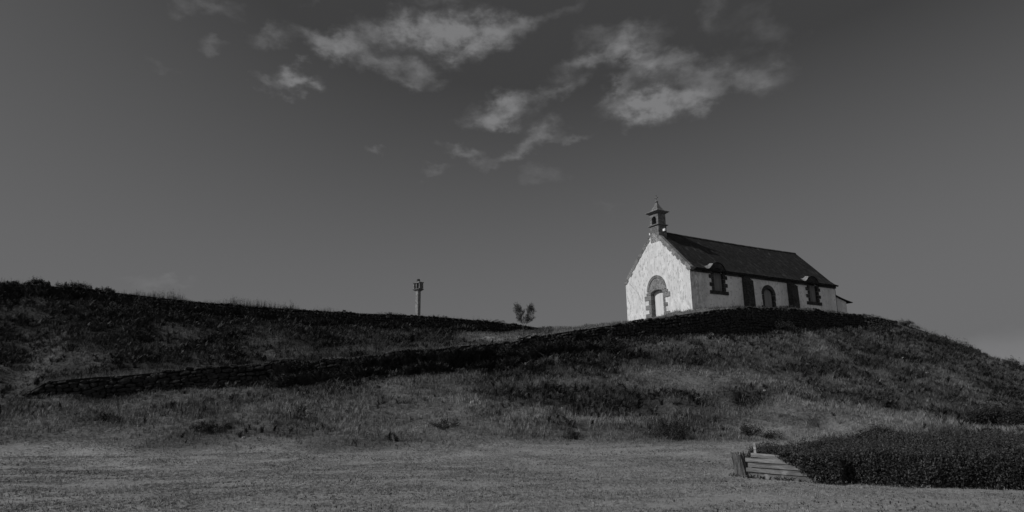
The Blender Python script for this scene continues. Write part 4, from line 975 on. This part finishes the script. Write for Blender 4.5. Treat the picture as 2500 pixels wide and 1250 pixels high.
# sapling: two thin leaning stems with sparse crowns
p = ground_at(1278, 812); k = p[1]/FPX
sap = thing('sapling', 'thin forked sapling with sparse leaves against the sky between cross and chapel', 'tree', tuple(p))
trunk = MB(); LP = []
for sgn, wx, top in ((-1, -15, 76), (1, 18, 73)):
    ex = wx*k; n_ = 15
    base = np.array([0, 0, 0]); split = np.array([(3+4*sgn)*k, .1*sgn, 20*k])
    trunk.tube([base-(0, 0, .2), base+(0.02*sgn, 0, .4), split], [.05, .045, .03], 6)
    for i in range(40):
        a = random.uniform(0, 6.28); t = random.random()**.8; r = (.18+.42*math.sin(math.pi*min(1, t*.85+.12)))*random.random()**.5
        q = split+np.array([ex*(.15+.75*t)+math.cos(a)*r, math.sin(a)*r, (2+(top-30)*t)*k])
        m_ = split*.45+q*.55+np.array([0, 0, -.10*t]); trunk.tube([split+np.array([ex*.3*t, 0, t*.5]), m_, q], [.014, .010, .004], 4)
        for j in range(3):
            e = q+np.array([random.gauss(0, .13), random.gauss(0, .13), random.uniform(.0, .36)]); trunk.tube([m_*.4+q*.6, e], [.007, .003], 3)
            LP += [q*(1-v)+e*v+np.array([random.gauss(0, .06), random.gauss(0, .06), random.gauss(0, .07)]) for v in [random.uniform(.2, 1.2) for _ in range(24)]]
trunk.build('trunk', M['twig'], sap)
V, F, Sh = leaves(np.array(LP), .075, aspect=.5, shade=(.9, 2.6)); mesh_np('crown', V, F, M['foliage'], sap, Sh)

# pale stones and bleached sticks
def stone(px, py, wpx, label):
    p = ground_at(px, py); k = p[1]/FPX; r = wpx*k/2; V, F = rockbox()
    V = V/np.linalg.norm(V, axis=1)[:, None]**.7*np.array([r, r*.8, r*.6])+(rng.random(V.shape)-.5)*r*.3
    mb = MB(); mb.add(V, F); o = mb.build('stone', M['stone'], loc=tuple(p+np.array([0, 0, r*.25])))
    o.rotation_euler = (0, 0, random.uniform(0, 6)); tag(o, label, 'stone', 'pale stones lying on the slope')
for a in ((338, 1040, 6, 'small pale stone in the lower left bank grass'), (594, 1070, 9, 'rounded grey stone at the field edge, lower left'), (1546, 861, 9, 'pale stone on the slope under the chapel gable'), (1372, 1000, 12, 'pale stone by the dark hollow at mid slope'),
          (1865, 956, 10, 'pale stone on the slope right of the hollow'), (2048, 840, 8, 'pale stone high on the slope below the last window'), (2240, 905, 14, 'largest pale stone on the right flank of the mound'), (2265, 912, 9, 'small stone beside the largest stone of the right flank'),
          (2205, 876, 9, 'upper pale stone on the right flank of the mound'), (2440, 925, 9, 'pale stone low on the right shoulder near the edge'), (1155, 985, 16, 'flat pale rock in the grass at the centre'), (1360, 1018, 4, 'tiny white stone under the dark hollow'),
          (100, 948, 14, 'loose block lying at the left end of the long wall'), (205, 968, 9, 'loose stone at the base of the long wall')): stone(*a)
def stick(px0, py0, px1, py1, label):
    a = ground_at(px0, py0); b = ground_at(px1, py1); mb = MB(); m_ = (b-a)*.5+np.array([0, 0, .02])
    mb.tube([(0, 0, .03), m_+(0, 0, .03), (b-a)+(0, 0, .03)], [.012, .010, .005], 5); o = mb.build('stick', M['straw'], loc=tuple(a)); tag(o, label, 'stick', 'bleached sticks in the grass')
stick(106, 1093, 131, 1095, 'bleached stick lying in the field at lower left'); stick(1012, 1045, 1026, 1045, 'short bleached stick in the bank grass at the centre'); stick(622, 1248, 634, 1249, 'pale stick at the bottom edge of the field')
